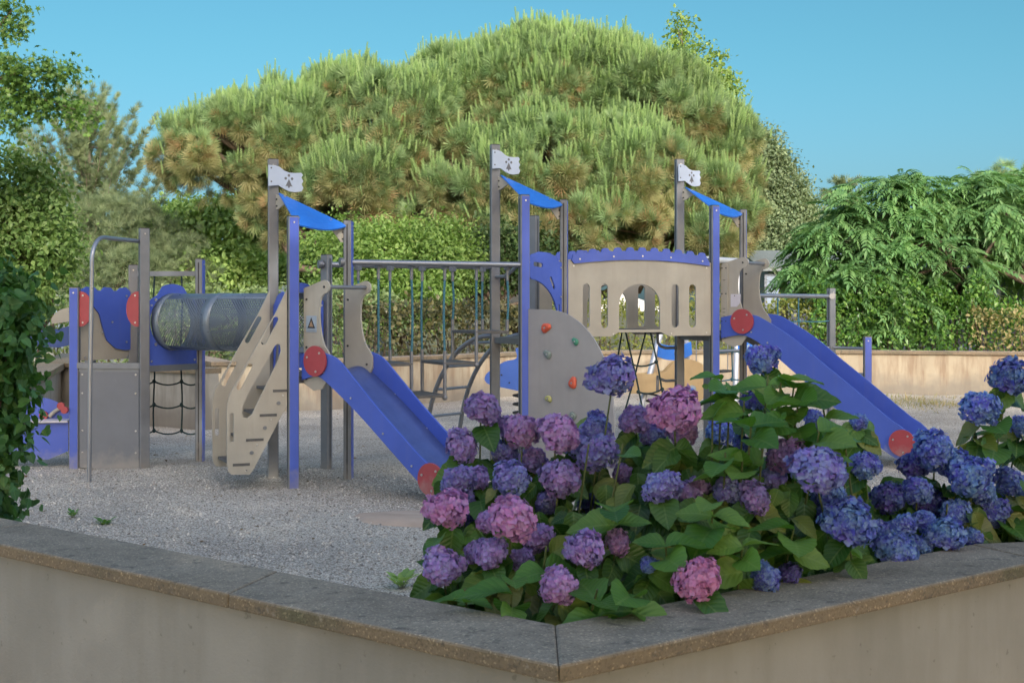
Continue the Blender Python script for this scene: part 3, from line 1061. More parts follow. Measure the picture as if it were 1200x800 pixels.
mb = MB()
mb.beam(v3(PC, 1.885), v3(P2, 1.885), .04, .05)
sub('top_beam', mb, M['post'], dL)
# firefighter's pole
base = np.array([(104.5 - 600) * 11.55 / F, 11.55])
top = P1 + np.array([-.05, -.02])
dv = unit(top - base)
ln = float(np.linalg.norm(top - base))
path = [v3(base, -.03), v3(base + dv * .02, 1.0), v3(base + dv * .05, 1.9)]
for a in np.linspace(0, 90, 9):
    path.append(v3(base + dv * (.05 + .22 * (1 - math.cos(math.radians(a)))), 1.96 + .22 * math.sin(math.radians(a))))
path.append(v3(top, 2.18))
mb = MB(); mb.tube(path, .019, 12)
sub('sliding_pole', mb, M['steel'], dL)


def rope_net(name, o, w, us, zs, z_top, sag, r, parent, mat, ends=(0, R_), label=None):
    mb = MB()
    for u in us:
        pts = [v3(o + w * (u + .008 * math.sin(6 * z + u * 9)), z) for z in np.linspace(z_top, min(zs), 10)]
        mb.tube(pts, r, 6)
        for z in zs:
            mb.ball(v3(o + w * u, z), r * 2.2, 0, 8, 5, (1, 1, 1.3))
    for z in zs:
        st = [ends[0]] + list(us) + [ends[1]]
        for a, c in zip(st[:-1], st[1:]):
            mb.tube([v3(o + w * (a + (c - a) * t), z - sag * 4 * t * (1 - t)) for t in np.linspace(0, 1, 7)], r, 6)
    o_ = sub(name, mb, mat, parent)
    if label: o_['label'] = label
    return o_


wn = unit(P2 - PC)
rope_net('cargo_net', PC, wn, [.215, .50], [.80, .565, .305], 1.87, .035, .0085, dL, M['rope_dark'])
# low play counter hung beside the roofless tower
wq = u2(186)
cn = MB()
cn.plate([[(.06, .16), (.25, .08), (.62, .10), (.70, .2), (.70, .40), (.06, .44)]], P0, wq, .016, 0)
cn.plate([smooth([(.06, .455), (.06, .54), (.18, .55), (.26, .62), (.40, .66), (.55, .60), (.62, .50), (.66, .455)], 3)], P0 + np.array([.02, .22]), wq, .016, 0)
c = P0 + wq * .38 + np.array([0, .10])
counter = cn.build('play_counter', M['blue'], dL)
mb = MB(); mb.box((c[0], c[1], .448), (.62, .30, .018), math.radians(186))
sub('counter_shelf', mb, M['label_grey'], dL)
mb = MB()
mb.disc(v3(P0 + wq * .36 + np.array([0, .2]), .49), (0, -1, 0), .042, .03, 20, 0)
sub('counter_knob', mb, M['red'], dL)
mb = MB()
mb.disc(v3(P0 + wq * .075 + np.array([0, -.06]), .56), (0, -1, 0), .034, .04, 16, 0)
mb.disc(v3(P0 + wq * .11 + np.array([0, -.06]), .60), (0, -1, 0), .035, .03, 16, 0)
sub('counter_knob', mb, M['red'], dL)
mb = MB(); mb.tube([v3(P0 + wq * .30 + np.array([0, .18]), .48), v3(P0 + wq * .25 + np.array([0, .18]), .53), v3(P0 + wq * .20 + np.array([0, .18]), .56)], .02, 8)
sub('counter_lever', mb, M['beige'], dL)
post(dL, P0 + wq * .74, .46, 268)
post(dL, P0 + np.array([-.05, .62]), 1.42, 268, False)
mb = MB()
o = P0 + np.array([-.05, .60])
mb.plate([[(.05, 1.20), (.30, 1.14), (.60, 1.16), (.60, 1.30), (.30, 1.33), (.05, 1.40)]], o, wq, .016, 0)
mb.plate([smooth([(.05, 1.42), (.05, 1.60), (.14, 1.62), (.2, 1.55), (.3, 1.52), (.38, 1.44), (.38, 1.38)], 3)], o + np.array([0, .02]), wq, .016, 1)
bolts(mb, o + np.array([0, .02]), wq, [(.1, 1.56), (.2, 1.5), (.08, 1.48)], .016, 2)
sub('rear_guard', mb, [M['deep'], M['beige'], M['dark']], dL)

# ------------------------------------------------------------------ hanging step bridge, first to middle tower
LB = 1.745
ZB = 1.952
hb = MB()
for p, q in ((r1_, b2_), (m1_, f2_)):
    hb.tube([v3(p - B_ * .07, ZB), v3(q + B_ * .0, ZB)], .026, 12)
    hb.disc(v3(p - B_ * .06, ZB), (B_[0], B_[1], 0), .04, .04, 12, 1)
sub_b = hb; hb = MB()
hb.tube([v3(f2_ + (b2_ - f2_) * .05, ZB - .10), v3(f2_ + (b2_ - f2_) * .35, ZB - .10), v3(f2_ + (b2_ - f2_) * .6, ZB - .05), v3(b2_ - (b2_ - f2_) * .06, ZB + .04)], .018, 10)
bridge = sub_b.build('hanging_bridge', [M['steel'], M['post']], play)
sub('grab_bar', hb, M['steel'], bridge)
bridge['label'] = 'hanging step bridge on blue green ropes'
us = [.30, .62, .95, 1.27, 1.59]
hs = [None, 1.02, .72, 1.02, 1.31]
inset = .045
oA, oB = r1_ + G_ * inset, m1_ - G_ * inset
levels = [[1.02], [1.02, .72], [.72, 1.02], [1.02, 1.31], [1.31]]
for k, u in enumerate(us):
    for oo, s in ((oA, 0), (oB, 1)):
        zt, zl = ZB - .02, max(levels[k])
        rp = MB()
        bow = .012 * math.sin(k * 2.1 + s * 1.3)
        pts = [v3(oo + B_ * (u + bow * math.sin(math.pi * t)), zt - .12 + (zl + .10 - zt + .12) * t) for t in np.linspace(0, 1, 7)]
        rp.tube(pts, .011, 8, 0)
        sub('rope', rp, M['rope'], bridge)
        hm = MB()
        hm.tube([v3(oo + B_ * u, zt), v3(oo + B_ * u, zt - .13)], .015, 8)
        hm.box((*(oo + B_ * u), ZB - .03), (.05, .05, .04), math.radians(90 - AL))
        sub('hanger', hm, M['post'], bridge)
        hm = MB()
        hm.tube([v3(oo + B_ * u, zl + .12), v3(oo + B_ * u, zl - .02)], .016, 8)
        if len(levels[k]) > 1:
            hm.tube([v3(oo + B_ * u, zl), v3(oo + B_ * u, min(levels[k]) - .02)], .017, 8)
            hm.ball(v3(oo + B_ * u, min(levels[k]) - .015), .026)
        sub('step_rod', hm, M['post'], bridge)
for (a, c, z) in ((us[0], us[1], 1.02), (us[1], us[2], .72), (us[2], us[3], 1.02), (us[3], us[4], 1.31)):
    m_ = MB()
    mid = oA + B_ * ((a + c) / 2) + (oB - oA) / 2
    m_.box((mid[0], mid[1], z), (c - a + .02, R_ - 2 * inset + .03, .028), math.atan2(B_[1], B_[0]), 0)
    sub('step', m_, M['tread'], bridge, .004)

# ------------------------------------------------------------------ arched bridge, middle to far tower
o = r2_ + B_ * .045
Lb = 1.776 - .09
def bpx(pts): return trace(pts, o, B_)
arch = MB()
lo = bpx([(667, 391)])[0]
z0, z1 = 1.25, 1.99
def bz(u): return 2.015 + .055 * (1 - (2 * u / Lb - 1) ** 2)
X = lambda px: on_line(px, 350, o, B_)[0]
slots = []
for a, c in ((682.5, 690.5), (704, 712), (786.5, 795), (807, 815)):
    u0, u1 = X(a), X(c)
    slots.append(slot((u0 + u1) / 2, 0, (u1 - u0) / 2, 1.335, 1.785))
ua, ub = X(725), X(773)
um = (ua + ub) / 2
door = [(ua, 1.318)] + [(ub, 1.318)] + arc(um, 1.575, (ub - ua) / 2, 0, 180, 14, .21)
out = [(0, 1.25), (X(716), 1.25), (X(724), 1.29), (X(774), 1.29), (X(783), 1.25), (Lb, 1.25)] + [(u, bz(u)) for u in np.linspace(Lb, 0, 15)]
for side_, oo in ((0, o), (1, m2_ + B_ * .045)):
    mb = MB()
    mb.plate([out, door] + slots, oo, B_, .018, 0)
    bolts(mb, oo, B_, [(.06, 1.28), (.06, 1.96), (Lb - .06, 1.28), (Lb - .06, 1.96), (X(718), 1.275), (X(786), 1.275)], .018, 1, .009)
    # scalloped blue coping board
    top = []
    n = 11
    for i in range(n):
        u0, u1 = .05 + (Lb - .1) * i / n, .05 + (Lb - .1) * (i + 1) / n
        w_ = u1 - u0
        for t, dzz in ((.0, .055), (.16, .05), (.30, .085), (.5, .09), (.72, .085), (.86, .05)):
            top.append((u0 + w_ * t, bz(u0 + w_ * t) + dzz))
    top = [(.03, bz(.03) + .0)] + top + [(Lb - .03, bz(Lb) + .0), (Lb - .03, bz(Lb) - .035)]
    bot = [(u, bz(u) - .04) for u in np.linspace(Lb - .06, .06, 14)]
    q = MB()
    nrm = np.array([B_[1], -B_[0]])
    q.plate([top[::-1] + bot[::-1]], oo + nrm * (.019 if side_ == 0 else -.019), B_, .018, 0)
    bolts(q, oo + nrm * (.019 if side_ == 0 else -.019), B_, [(.12, bz(.12)), (Lb / 2, bz(Lb / 2)), (Lb - .12, bz(Lb - .12)), (Lb * .3, bz(Lb * .3)), (Lb * .7, bz(Lb * .7))], .018, 1, .009)
    if side_ == 0:
        br_ = mb.build('arched_bridge', [M['beige'], M['bolt']], play)
        br_['label'] = 'covered bridge with arched beige sides and scalloped blue rim'
    else:
        sub('side_panel', mb, [M['beige'], M['bolt']], br_)
    sub('rim_board', q, [M['blue'], M['bolt']], br_)
mb = MB()
n = 11
for i in range(n):
    u = (i + .5) * 1.776 / n
    z = 1.25 + .055 * (1 - (2 * u / 1.776 - 1) ** 2)
    mid = r2_ + B_ * u + G_ * R_ / 2
    mb.box((mid[0], mid[1], z), (1.776 / n - .008, R_ - .06, .03), math.atan2(B_[1], B_[0]), 0)
sub('walkway', mb, M['tread'], br_)

# ------------------------------------------------------------------ middle tower: arch panel, climbing panel, arched ladder, foot bars, rope ladder
mb = MB()
o = b2_
zt = 1.99
out = [(.045, 1.86), (.045, 2.02), (.12, 2.055), (.25, 2.085), (.36, 2.085), (.50, 2.06), (.60, 2.00), (R_ - .045, 1.99), (R_ - .045, 1.28), (R_ - .10, 1.28)] + arc(.08, 1.40, .50, 0, 85, 10, .42)
mb.plate([out, slot_line((.17, 1.965), (.29, 1.955), .022), slot_line((.45, 1.83), (.51, 1.74), .020), slot_line((.595, 1.56), (.60, 1.40), .016)], o, E_, .016, 0)
bolts(mb, o, E_, [(.07, 1.98), (R_ - .07, 1.94), (R_ - .07, 1.65), (R_ - .07, 1.35)], .016, 1, .009)
sub('arch_panel', mb, [M['blue'], M['bolt']], d2)
mb = MB()
oc = b2_ + S_ * .05 + E_ * .01
out = [(0, -.02), (.95, -.02), (.95, .55)] + arc(.22, .62, .72, 0, 88, 14, .905) + [(0, 1.53)]
mb.plate([out], oc, S_, .02, 0)
cw = mb.build('climbing_panel', M['wall_panel'], d2)
for px, py, mat, r in ((641, 384, 'hold_red', .05), (675.5, 400, 'hold_green', .035), (643, 415, 'hold_grey', .042), (672.5, 448.5, 'hold_red', .05), (644, 467, 'hold_yellow', .035), (673, 487, 'hold_grey', .035)):
    u, z = on_line(px, py, oc, S_)
    mb = MB()
    n = np.array([-E_[0], -E_[1], 0])
    c = v3(oc + S_ * u, z) + n * .016
    k0 = rng.random() * 6
    vs = []
    seg, rings = 12, 5
    for i in range(rings + 1):
        ph = math.pi / 2 * i / rings
        for k in range(seg):
            th = 2 * math.pi * k / seg
            rr = r * (1 + .18 * math.sin(2 * th + k0) + .12 * math.sin(3 * th + 2 * k0))
            vs.append(c + n * (r * .75 * math.sin(ph) * (1 - .35 * math.exp(-((ph - 1.5) / .3) ** 2)) + .0) + np.array([S_[0], S_[1], 0]) * rr * math.cos(ph) * math.cos(th) + np.array([0, 0, rr * math.cos(ph) * math.sin(th) + .008 * math.sin(ph)]))
    mb.add(vs, [(i * seg + k, i * seg + (k + 1) % seg, (i + 1) * seg + (k + 1) % seg, (i + 1) * seg + k) for i in range(rings) for k in range(seg)], 0, True)
    mb.disc(c + n * (r * .58), n, .010, .008, 8, 1)
    sub('climbing_hold', mb, [M[mat], M['bolt']], d2)
# arched ladder off the back edge
wl = u2(150 - AL + 30)
al = MB()
rails = []
for p in (f2_ + E_ * .06, m2_ - E_ * .06):
    pts = [v3(p + wl * (.03), 1.26)] + [v3(p + wl * (.10 + .85 * math.sin(math.radians(a))), 1.26 * math.cos(math.radians(a)) if a < 90 else 0) for a in np.linspace(6, 86, 12)] + [v3(p + wl * .96, -.03)]
    rails.append(pts)
    al.tube(pts, .024, 10)
lad = al.build('arched_ladder', M['post'], d2)
for i in (3, 6, 8, 10):
    mb = MB(); mb.tube([rails[0][i], rails[1][i]], .015, 8)
    sub('rung', mb, M['steel'], d2)
# foot bars under the bridge
for z, l in ((1.10, .24), (.74, .24)):
    mb = MB()
    p = f3_
    w_ = u2(204)
    mb.tube([v3(p, z), v3(p + w_ * l * .75, z), v3(p + w_ * l, z + .02), v3(p + w_ * (l + .035), z + .06), v3(p + w_ * (l + .04), z + (.20 if z > 1 else -.12))], .016, 10)
    sub('foot_bar', mb, M['post'], d3)
mb = MB()
for (xa, ya), (xb, yb), dd in (((733, 388), (757, 500), 13.6), ((762, 388), (778, 470), 13.6), ((729, 388), (717, 450), 14.0), ((757, 388), (727, 500), 14.0)):
    mb.tube([pt(xa, ya, dd), pt((xa + xb) / 2 + 1, (ya + yb) / 2, dd), pt(xb, yb, dd)], .010, 6)
for (xa, ya), (xb, yb), dd in (((741, 427), (769, 424), 13.6), ((748, 459), (776, 456), 13.6)):
    a, c = pt(xa, ya, dd), pt(xb, yb, dd)
    mb.tube([a + (c - a) * t + np.array([0, 0, -.03 * 4 * t * (1 - t)]) for t in np.linspace(0, 1, 6)], .010, 6)
    mb.ball(a, .022); mb.ball(c, .022)
sub('rope_ladder', mb, M['rope_dark'], br_)
# ------------------------------------------------------------------ balance net to the right of the far tower
q1 = np.array([(974 - 600) * 16.3 / F, 16.3])
q2 = np.array([(1016.5 - 600) * 15.9 / F, 15.9])
q0 = m3_
nt_ = empty('climbing_net'); nt_.parent = play
nt_.location = -np.array(abs_loc(play))
nt_['label'] = 'rope climbing net between grey posts behind the long slide'
post(nt_, q1, EYE + (YH - 338) * 16.3 / F, 300, False)
post(nt_, q2, EYE + (YH - 394.5) * 15.9 / F, 272)
mb = MB()
zt = EYE + (YH - 347) * 16.3 / F
mb.tube([v3(q0, zt), v3(q1, zt)], .026, 12)
mb.disc(v3(q1 + np.array([.0, -.05]), zt), (0, 1, 0), .04, .03, 12)
sub('rail', mb, M['steel'], nt_); mb = MB()
z_l = EYE + (YH - 408) * 16.0 / F
mb.tube([v3(q0, z_l), v3(q1, z_l), v3(q2, z_l)], .018, 10)
sub('rail', mb, M['steel'], nt_); mb = MB()
mb.tube([v3(q1, EYE + (YH - 438) * 16.0 / F), v3(q2, EYE + (YH - 438) * 16.0 / F)], .016, 10)
sub('rail', mb, M['steel'], nt_)
w_ = unit(q1 - q0)
ln = float(np.linalg.norm(q1 - q0))
rope_net('net', q0, w_, [ln * t for t in (.18, .36, .54, .72)], [EYE + (YH - y) * 16 / F for y in (376, 409, 440)], zt - .02, .012, .009, nt_, M['rope'], (0, ln))
# ------------------------------------------------------------------ vegetation
NEEDLE = leafy('pine needles', [(.125, .22, .095), (.20, .31, .14), (.27, .385, .19)], .25, .55, .3, .45, (.8, 1.2))
NEEDLE_OLD = leafy('older olive pine needles', [(.21, .235, .10), (.31, .315, .15), (.385, .36, .195), (.24, .31, .13)], .25, .6, .25, .5, (.75, 1.2))
NEEDLE_DRY = leafy('dry brown needles', [(.30, .20, .10), (.36, .25, .13), (.26, .19, .09)], .25, .7, .2, .6, (.8, 1.2))
CANDLE = leafy('young pine shoots', [(.28, .43, .18), (.35, .50, .22), (.40, .53, .26)], .3, .5, .3, .6, (.85, 1.15))
NEEDLE_GREY = leafy('grey green needles', [(.12, .175, .095), (.18, .24, .13), (.25, .31, .18)], .25, .6, .25, .5, (.8, 1.2))
LEAF = dict(
    maple=leafy('mid green maple leaves', [(0.074, 0.166, 0.036), (0.125, 0.249, 0.050), (0.200, 0.332, 0.074)], .35, .42, .4, .7, (.7, 1.25)),
    fresh=leafy('fresh green leaves', [(0.119, 0.217, 0.049), (0.175, 0.287, 0.070), (0.238, 0.343, 0.098)], .4, .45, .4, .6, (.75, 1.2)),
    dusky=leafy('dark alder leaves', [(.03, .065, .02), (.05, .095, .028), (.09, .14, .045)], .3, .5, .35, .8, (.7, 1.25)),  # dark leaf tone of the alder
    elm=leafy('bright elm leaves', [(.10, .19, .05), (.15, .25, .07), (.21, .30, .10)], .4, .45, .4, .9, (.75, 1.25)),
    dull=leafy('dull green leaves', [(0.149, 0.222, 0.095), (0.213, 0.297, 0.128), (0.288, 0.371, 0.170)], .3, .55, .3, .5, (.75, 1.2)),
    greyg=leafy('grey green birch leaves', [(0.149, 0.223, 0.124), (0.203, 0.277, 0.155), (0.263, 0.338, 0.196)], .3, .55, .3, .6, (.8, 1.2)),
    oak=leafy('oak leaves', [(0.208, 0.345, 0.103), (0.311, 0.467, 0.138), (0.447, 0.600, 0.208)], .3, .5, .35, .6, (.7, 1.2)),
    sumac=leafy('long sumac leaflets', [(0.107, 0.236, 0.086), (0.150, 0.301, 0.107), (0.215, 0.378, 0.143)], .35, .4, .4, .7, (.7, 1.25)),
    laurel=leafy('glossy laurel leaves', [(0.053, 0.151, 0.032), (0.097, 0.221, 0.038), (0.177, 0.318, 0.062)], .3, .35, .5, .8, (.7, 1.2)),
    privet=leafy('yellow green privet leaves', [(0.138, 0.186, 0.041), (0.234, 0.275, 0.068), (0.343, 0.343, 0.117)], .35, .45, .4, .8, (.75, 1.2)),
    photinia=leafy('dark bronze hedge leaves', [(0.037, 0.050, 0.023), (0.071, 0.078, 0.033), (0.124, 0.116, 0.050), (0.166, 0.157, 0.066)], .3, .4, .45, .7, (.7, 1.25)),
    varieg=leafy('variegated leaves', [(0.161, 0.184, 0.057), (0.322, 0.287, 0.127), (0.414, 0.345, 0.172), (0.138, 0.196, 0.057)], .35, .45, .4, .8, (.8, 1.2)),
    poplar=leafy('pale poplar leaves', [(0.152, 0.253, 0.063), (0.202, 0.316, 0.075), (0.265, 0.379, 0.107)], .4, .45, .4, .8, (.8, 1.2)),
    ivy=leafy('dark heart shaped leaves', [(0.031, 0.110, 0.031), (0.053, 0.160, 0.040), (0.086, 0.209, 0.057)], .3, .38, .45, 1.5, (.75, 1.25), True),
    palm=leafy('sword leaves', [(0.130, 0.195, 0.065), (0.195, 0.247, 0.091), (0.260, 0.286, 0.130)], .25, .5, .3, .8),
    hydr=leafy('hydrangea leaves', [(.015, .062, .011), (.026, .09, .015), (.04, .118, .02), (.06, .15, .027), (.115, .22, .04), (.18, .19, .05)], .3, .40, .4, 2.0, (.75, 1.2), True),
    young=leafy('young hydrangea leaves', [(.05, .15, .025), (.075, .195, .033), (.115, .25, .045), (.15, .27, .06)], .4, .38, .4, 2.0, (.8, 1.2), True),
    grass=leafy('dry grass blades', [(.16, .19, .05), (.30, .26, .11), (.38, .30, .16), (.13, .2, .05)], .3, .6, .2, .8),
)

DIAMOND = ([(0, 0, 0), (.30, .5, .06), (0, 1, 0), (-.30, .5, .06)], [(0, 1, 2), (0, 2, 3)])
OVAL = ([(0, 0, 0), (.27, .33, .05), (.24, .68, .06), (0, 1, -.04), (-.24, .68, .06), (-.27, .33, .05), (0, .5, 0)],
        [(0, 1, 6), (1, 2, 6), (2, 3, 6), (3, 4, 6), (4, 5, 6), (5, 0, 6)])
STAR = ([(0, 0, 0), (.14, .30, .02), (.55, .28, -.05), (.22, .50, .04), (.40, .85, -.05), (.10, .66, .04), (0, 1.05, -.06), (-.10, .66, .04), (-.40, .85, -.05), (-.22, .50, .04), (-.55, .28, -.05), (-.14, .30, .02)],
        [(0, 1, 11), (1, 2, 3), (3, 4, 5), (5, 6, 7), (7, 8, 9), (9, 10, 11), (1, 3, 9), (1, 9, 11), (3, 5, 7), (3, 7, 9)])


def lobes_px(lst, d, dd=0.0, ky=.8):
    """(px, py, rx_px, rz_px[, depth]) -> (centre, radii) in metres"""
    out = []
    for l in lst:
        dl = d + (l[4] if len(l) > 4 else 0)
        c = pt(l[0], l[1], dl)
        rx, rz = l[2] * dl / F, l[3] * dl / F
        out.append((c, np.array([rx, max(rx, rz) * ky, rz])))
    return out


def clumped(lobes, per_m2, clump_r, n_leaf, shell=.25):
    """leaf positions in clumps spread over the lobes' surfaces -> pos, outward"""
    P, Nn = [], []
    for c, r in lobes:
        area = 4 * math.pi * ((r[0] * r[1]) ** 1.6 / 3 + (r[0] * r[2]) ** 1.6 / 3 + (r[1] * r[2]) ** 1.6 / 3) ** (1 / 1.6)
        n = max(5, int(area * per_m2))
        dirs = sphere(n)
        rad = 1 - shell * rng.random(n) ** 1.5
        cc = c + dirs * r * rad[:, None] * (1 + .10 * rng.normal(size=(n, 1)))
        # drop clumps deep inside another lobe
        keep = np.ones(n, bool)
        for c2, r2 in lobes:
            if c2 is c: continue
            keep &= np.linalg.norm((cc - c2) / r2, axis=1) > .62
        cc, dirs = cc[keep], dirs[keep]
        if not len(cc): continue
        k = len(cc)
        q = cc[:, None, :] + rng.normal(size=(k, n_leaf, 3)) * clump_r * np.array([1, 1, .75]) * (.7 + .6 * rng.random((k, 1, 1)))
        P.append(q.reshape(-1, 3)); Nn.append(np.repeat(dirs, n_leaf, 0))
    return np.concatenate(P), np.concatenate(Nn)


def leaf_frames(out, up=.5, rnd=.8, droop=.4):
    n = unit(out * .6 + np.array([0, 0, up]) + rng.normal(size=out.shape) * rnd * .6)
    d = unit(out * .5 + rng.normal(size=out.shape) * .8 + np.array([0, 0, -droop]))
    return frames(d, n)


def wood(name, base, lobes, r0, parent, mat, n_limb=3, seg=8):
    """trunk with limbs reaching into each lobe"""
    mb = MB()
    cen = sum(c for c, r in lobes) / len(lobes)
    zlow = min(c[2] - r[2] for c, r in lobes)
    fork = np.array([base[0] + (cen[0] - base[0]) * .5, base[1] + (cen[1] - base[1]) * .5, max(base[2] + .6, zlow * .75 + base[2] * .25)])
    mid = (np.array(base) + fork) / 2 + np.array([.06 * r0 * 10, 0, 0])
    mb.tube([base, mid, fork], [r0 * 1.25, r0, r0 * .85], seg)
    for c, r in lobes:
        for k in range(n_limb):
            e = c + sphere(1)[0] * r * .75
            m1 = fork + (c - fork) * .45 + rng.normal(size=3) * .12 * np.linalg.norm(c - fork)
            m2 = c + (e - c) * .3 + rng.normal(size=3) * r * .1
            mb.tube([fork, m1, m2, e], [r0 * .45, r0 * .3, r0 * .16, r0 * .05], 6)
    return mb.build(name, mat, parent)


def broadleaf(name, label, base, lobes, leaf, proto, size, per_m2, clump_r, n_leaf, r0=.16, bark='bark', cat='tree', droop=.4, group=None, limbs=3, up=.5):
    t = empty(name, base)
    tag(t, label, cat, group)
    wood('trunk', np.array(base, float) - np.array([0, 0, .1]), lobes, r0, t, M[bark], limbs)
    P, N = clumped(lobes, per_m2, clump_r, n_leaf)
    s = size * (.65 + .7 * rng.random(len(P)))
    scatter('crown', proto, P, leaf_frames(N, up=up, droop=droop), s, LEAF[leaf] if isinstance(leaf, str) else leaf, t)
    return t


# ---- pine pieces
def burst(n, length, width, spread, axis_len=.0, lift=.0):
    """needles bursting round +y from one point (one connected piece, so a tuft keeps one tone)"""
    V, Fc = [np.zeros(3)], []
    for i in range(n):
        a = 2 * math.pi * (i * .618034)
        t = (i + .5) / n
        el = spread * math.sqrt(t)
        d = np.array([math.cos(a) * math.sin(el), math.cos(el), math.sin(a) * math.sin(el)])
        s = unit(np.cross(d, [.3, .2, .9])) * width / 2
        L = length * (.75 + .45 * random.random())
        k = len(V)
        V += [d * L * .55 - s + np.array([0, axis_len * (1 - t), 0]) * .5, d * L * .55 + s + np.array([0, axis_len * (1 - t), 0]) * .5, d * L + np.array([0, axis_len * (1 - t), 0])]
        Fc += [(0, k, k + 1), (k, k + 2, k + 1)]
    return V, Fc


def bottle(n, L, nl, width, tilt):
    """upright shoot clothed in short needles, one connected piece"""
    V = [np.array([0, L * i / n, 0]) for i in range(n + 1)]
    Fc = []
    for i in range(n):
        a = 2 * math.pi * (i * .618034)
        k_ = (1.1 - .45 * i / n)
        d = unit(np.array([math.cos(a) * math.sin(tilt), math.cos(tilt), math.sin(a) * math.sin(tilt)]))
        s = unit(np.cross(d, [0, 1, 0])) * width / 2
        k = len(V)
        V += [V[i] + d * nl * k_ * .8 - s, V[i] + d * nl * k_ * .8 + s]
        Fc += [(i, k, k + 1), (i, i + 1, k)]
    return V, Fc


TUFT = burst(28, .205, .0135, 1.3, .11)
TUFT_FAR = burst(16, .30, .034, 1.1, .16)
SHOOT = bottle(44, .36, .075, .026, .62)


def big_pine(name, label, base, lobes, dens, candle, r0, bark, holes=()):
    t = empty(name, base); tag(t, label, 'tree')
    wood('trunk', np.array(base, float) - np.array([0, 0, .1]), lobes, r0, t, M[bark], 4)
    G, O, D, K = [], [], [], []
    zmin = min(c[2] - r[2] for c, r in lobes); zmax = max(c[2] + r[2] for c, r in lobes)
    for c, r in lobes:
        area = 4 * math.pi * (r[0] * r[1] + r[0] * r[2] + r[1] * r[2]) / 3
        # second order lumps on each lobe
        nl = max(10, int(area * 2.1))
        ld = sphere(nl)
        lc = c + ld * r * .86
        lr = (.30 + .2 * rng.random(nl)) * min(1.0, min(r) * .9)
        for q, rr, dd_ in zip(lc, lr, ld):
            n = int(dens * 4 * math.pi * rr * rr * .75) + 3
            dirs = sphere(n)
            p = q + dirs * rr * (1 - .35 * rng.random((n, 1)) ** 2)
            keep = np.ones(n, bool)
            for c2, r2 in lobes:
                keep &= np.linalg.norm((p - c2) / r2, axis=1) > .66
            for hc, hr in holes:
                keep &= np.linalg.norm((p - hc) / hr, axis=1) > 1 + .25 * rng.normal(size=n)
            p, dirs = p[keep], dirs[keep]
            if not len(p): continue
            hgt_ = (p[:, 2] - zmin) / (zmax - zmin)
            tone = rng.normal() * .26
            upn = dirs[:, 2] * .5 + dd_[2] * .35 + (hgt_ - .36) * 1.1 + tone + rng.normal(size=len(p)) * .28
            for pp, nn, uu in zip(p, dirs, upn):
                (G if uu > .05 else (O if rng.random() > (.03 if tone > -.3 else .22) else D)).append((pp, nn + np.array([0, 0, .35])))
                if uu > .22 and rng.random() < candle:
                    K.append((pp, nn))
    for nm, L, mt in (('crown', G, NEEDLE), ('crown', O, NEEDLE_OLD), ('dry_needles', D, NEEDLE_DRY)):
        if not L: continue
        p = np.array([a for a, b in L]); d = np.array([b for a, b in L])
        d = unit(d) + rng.normal(size=d.shape) * .35
        scatter(nm, TUFT, p, frames(d, rng.normal(size=d.shape)), .75 + .5 * rng.random(len(p)), mt, t)
    if not K: return t
    p = np.array([a for a, b in K]); d = np.array([b for a, b in K])
    # shoots stand in little groups
    rep = 4
    p = np.repeat(p, rep, 0) + rng.normal(size=(len(p) * rep, 3)) * .10
    d = np.repeat(d, rep, 0) * .30 + np.array([0, 0, 1.0]) + rng.normal(size=(len(p), 3)) * .10
    scatter('young_shoots', SHOOT, p, frames(d, rng.normal(size=d.shape)), .65 + .5 * rng.random(len(p)), CANDLE, t)
    return t


DP = 33.0
pine_l = lobes_px([(222, 178, 42, 36), (262, 168, 55, 44, -.8), (325, 165, 70, 50, -.4), (395, 150, 75, 62), (470, 150, 75, 65, -.6), (430, 215, 70, 48, -1.2), (330, 215, 52, 32, -1.0),
                   (545, 135, 80, 72, .2), (620, 118, 85, 74), (690, 110, 80, 66, .4), (760, 140, 80, 70, -.3), (825, 185, 58, 62, .2), (560, 220, 62, 60, -1.6), (640, 215, 85, 75, -1.8), (730, 225, 85, 75, -1.6),
                   (810, 250, 62, 62, -1.0), (850, 250, 38, 55, 0), (480, 255, 40, 40, -1.4), (690, 270, 90, 45, -2.2), (600, 275, 60, 35, -2.0), (330, 250, 40, 32, -.4), (790, 290, 70, 40, -1.5), (488, 128, 46, 40, -.5), (290, 140, 40, 26, .5), (355, 118, 45, 30, .5), (430, 108, 45, 30, .6), (510, 105, 45, 30, .5), (575, 95, 45, 34, .5), (650, 75, 50, 36, .5), (720, 92, 45, 36, .5), (780, 105, 40, 30, .6), (850, 160, 34, 40, .4), (480, 200, 80, 60, .2), (560, 180, 90, 70, .2), (660, 170, 100, 75, .2), (770, 210, 85, 70, .2), (380, 185, 80, 50, .2), (440, 165, 50, 45, -1.2), (650, 150, 50, 45, -1.4), (250, 205, 50, 30, 0)], DP, ky=.75)
big_pine('pine_tree', 'huge broad spreading pine with pale upright shoots filling the skyline', (.6, 34.0, 0), pine_l, 78, .15, .34, 'bark',
         [(pt(x, y, DP + dy), np.array([rx, 1.6, rz])) for x, y, dy, rx, rz in ((535, 240, -1.2, .55, .5), (338, 212, -1.6, .65, .35), (262, 212, -1.4, .5, .35), (700, 118, -2.2, .7, .55), (395, 250, -1.8, .6, .35), (735, 275, -3.0, .7, .35), (640, 180, -3.4, .5, .35), (800, 215, -2.2, .45, .5), (225, 225, -.5, .7, .3))])
pine_r = lobes_px([(1165, 222, 40, 20), (1195, 215, 40, 22), (1230, 225, 45, 30)], 42)
big_pine('pine_tree', 'pale pine top showing behind the right hand drooping tree', (17.0, 42.5, 0), pine_r, 40, 0, .25, 'bark')


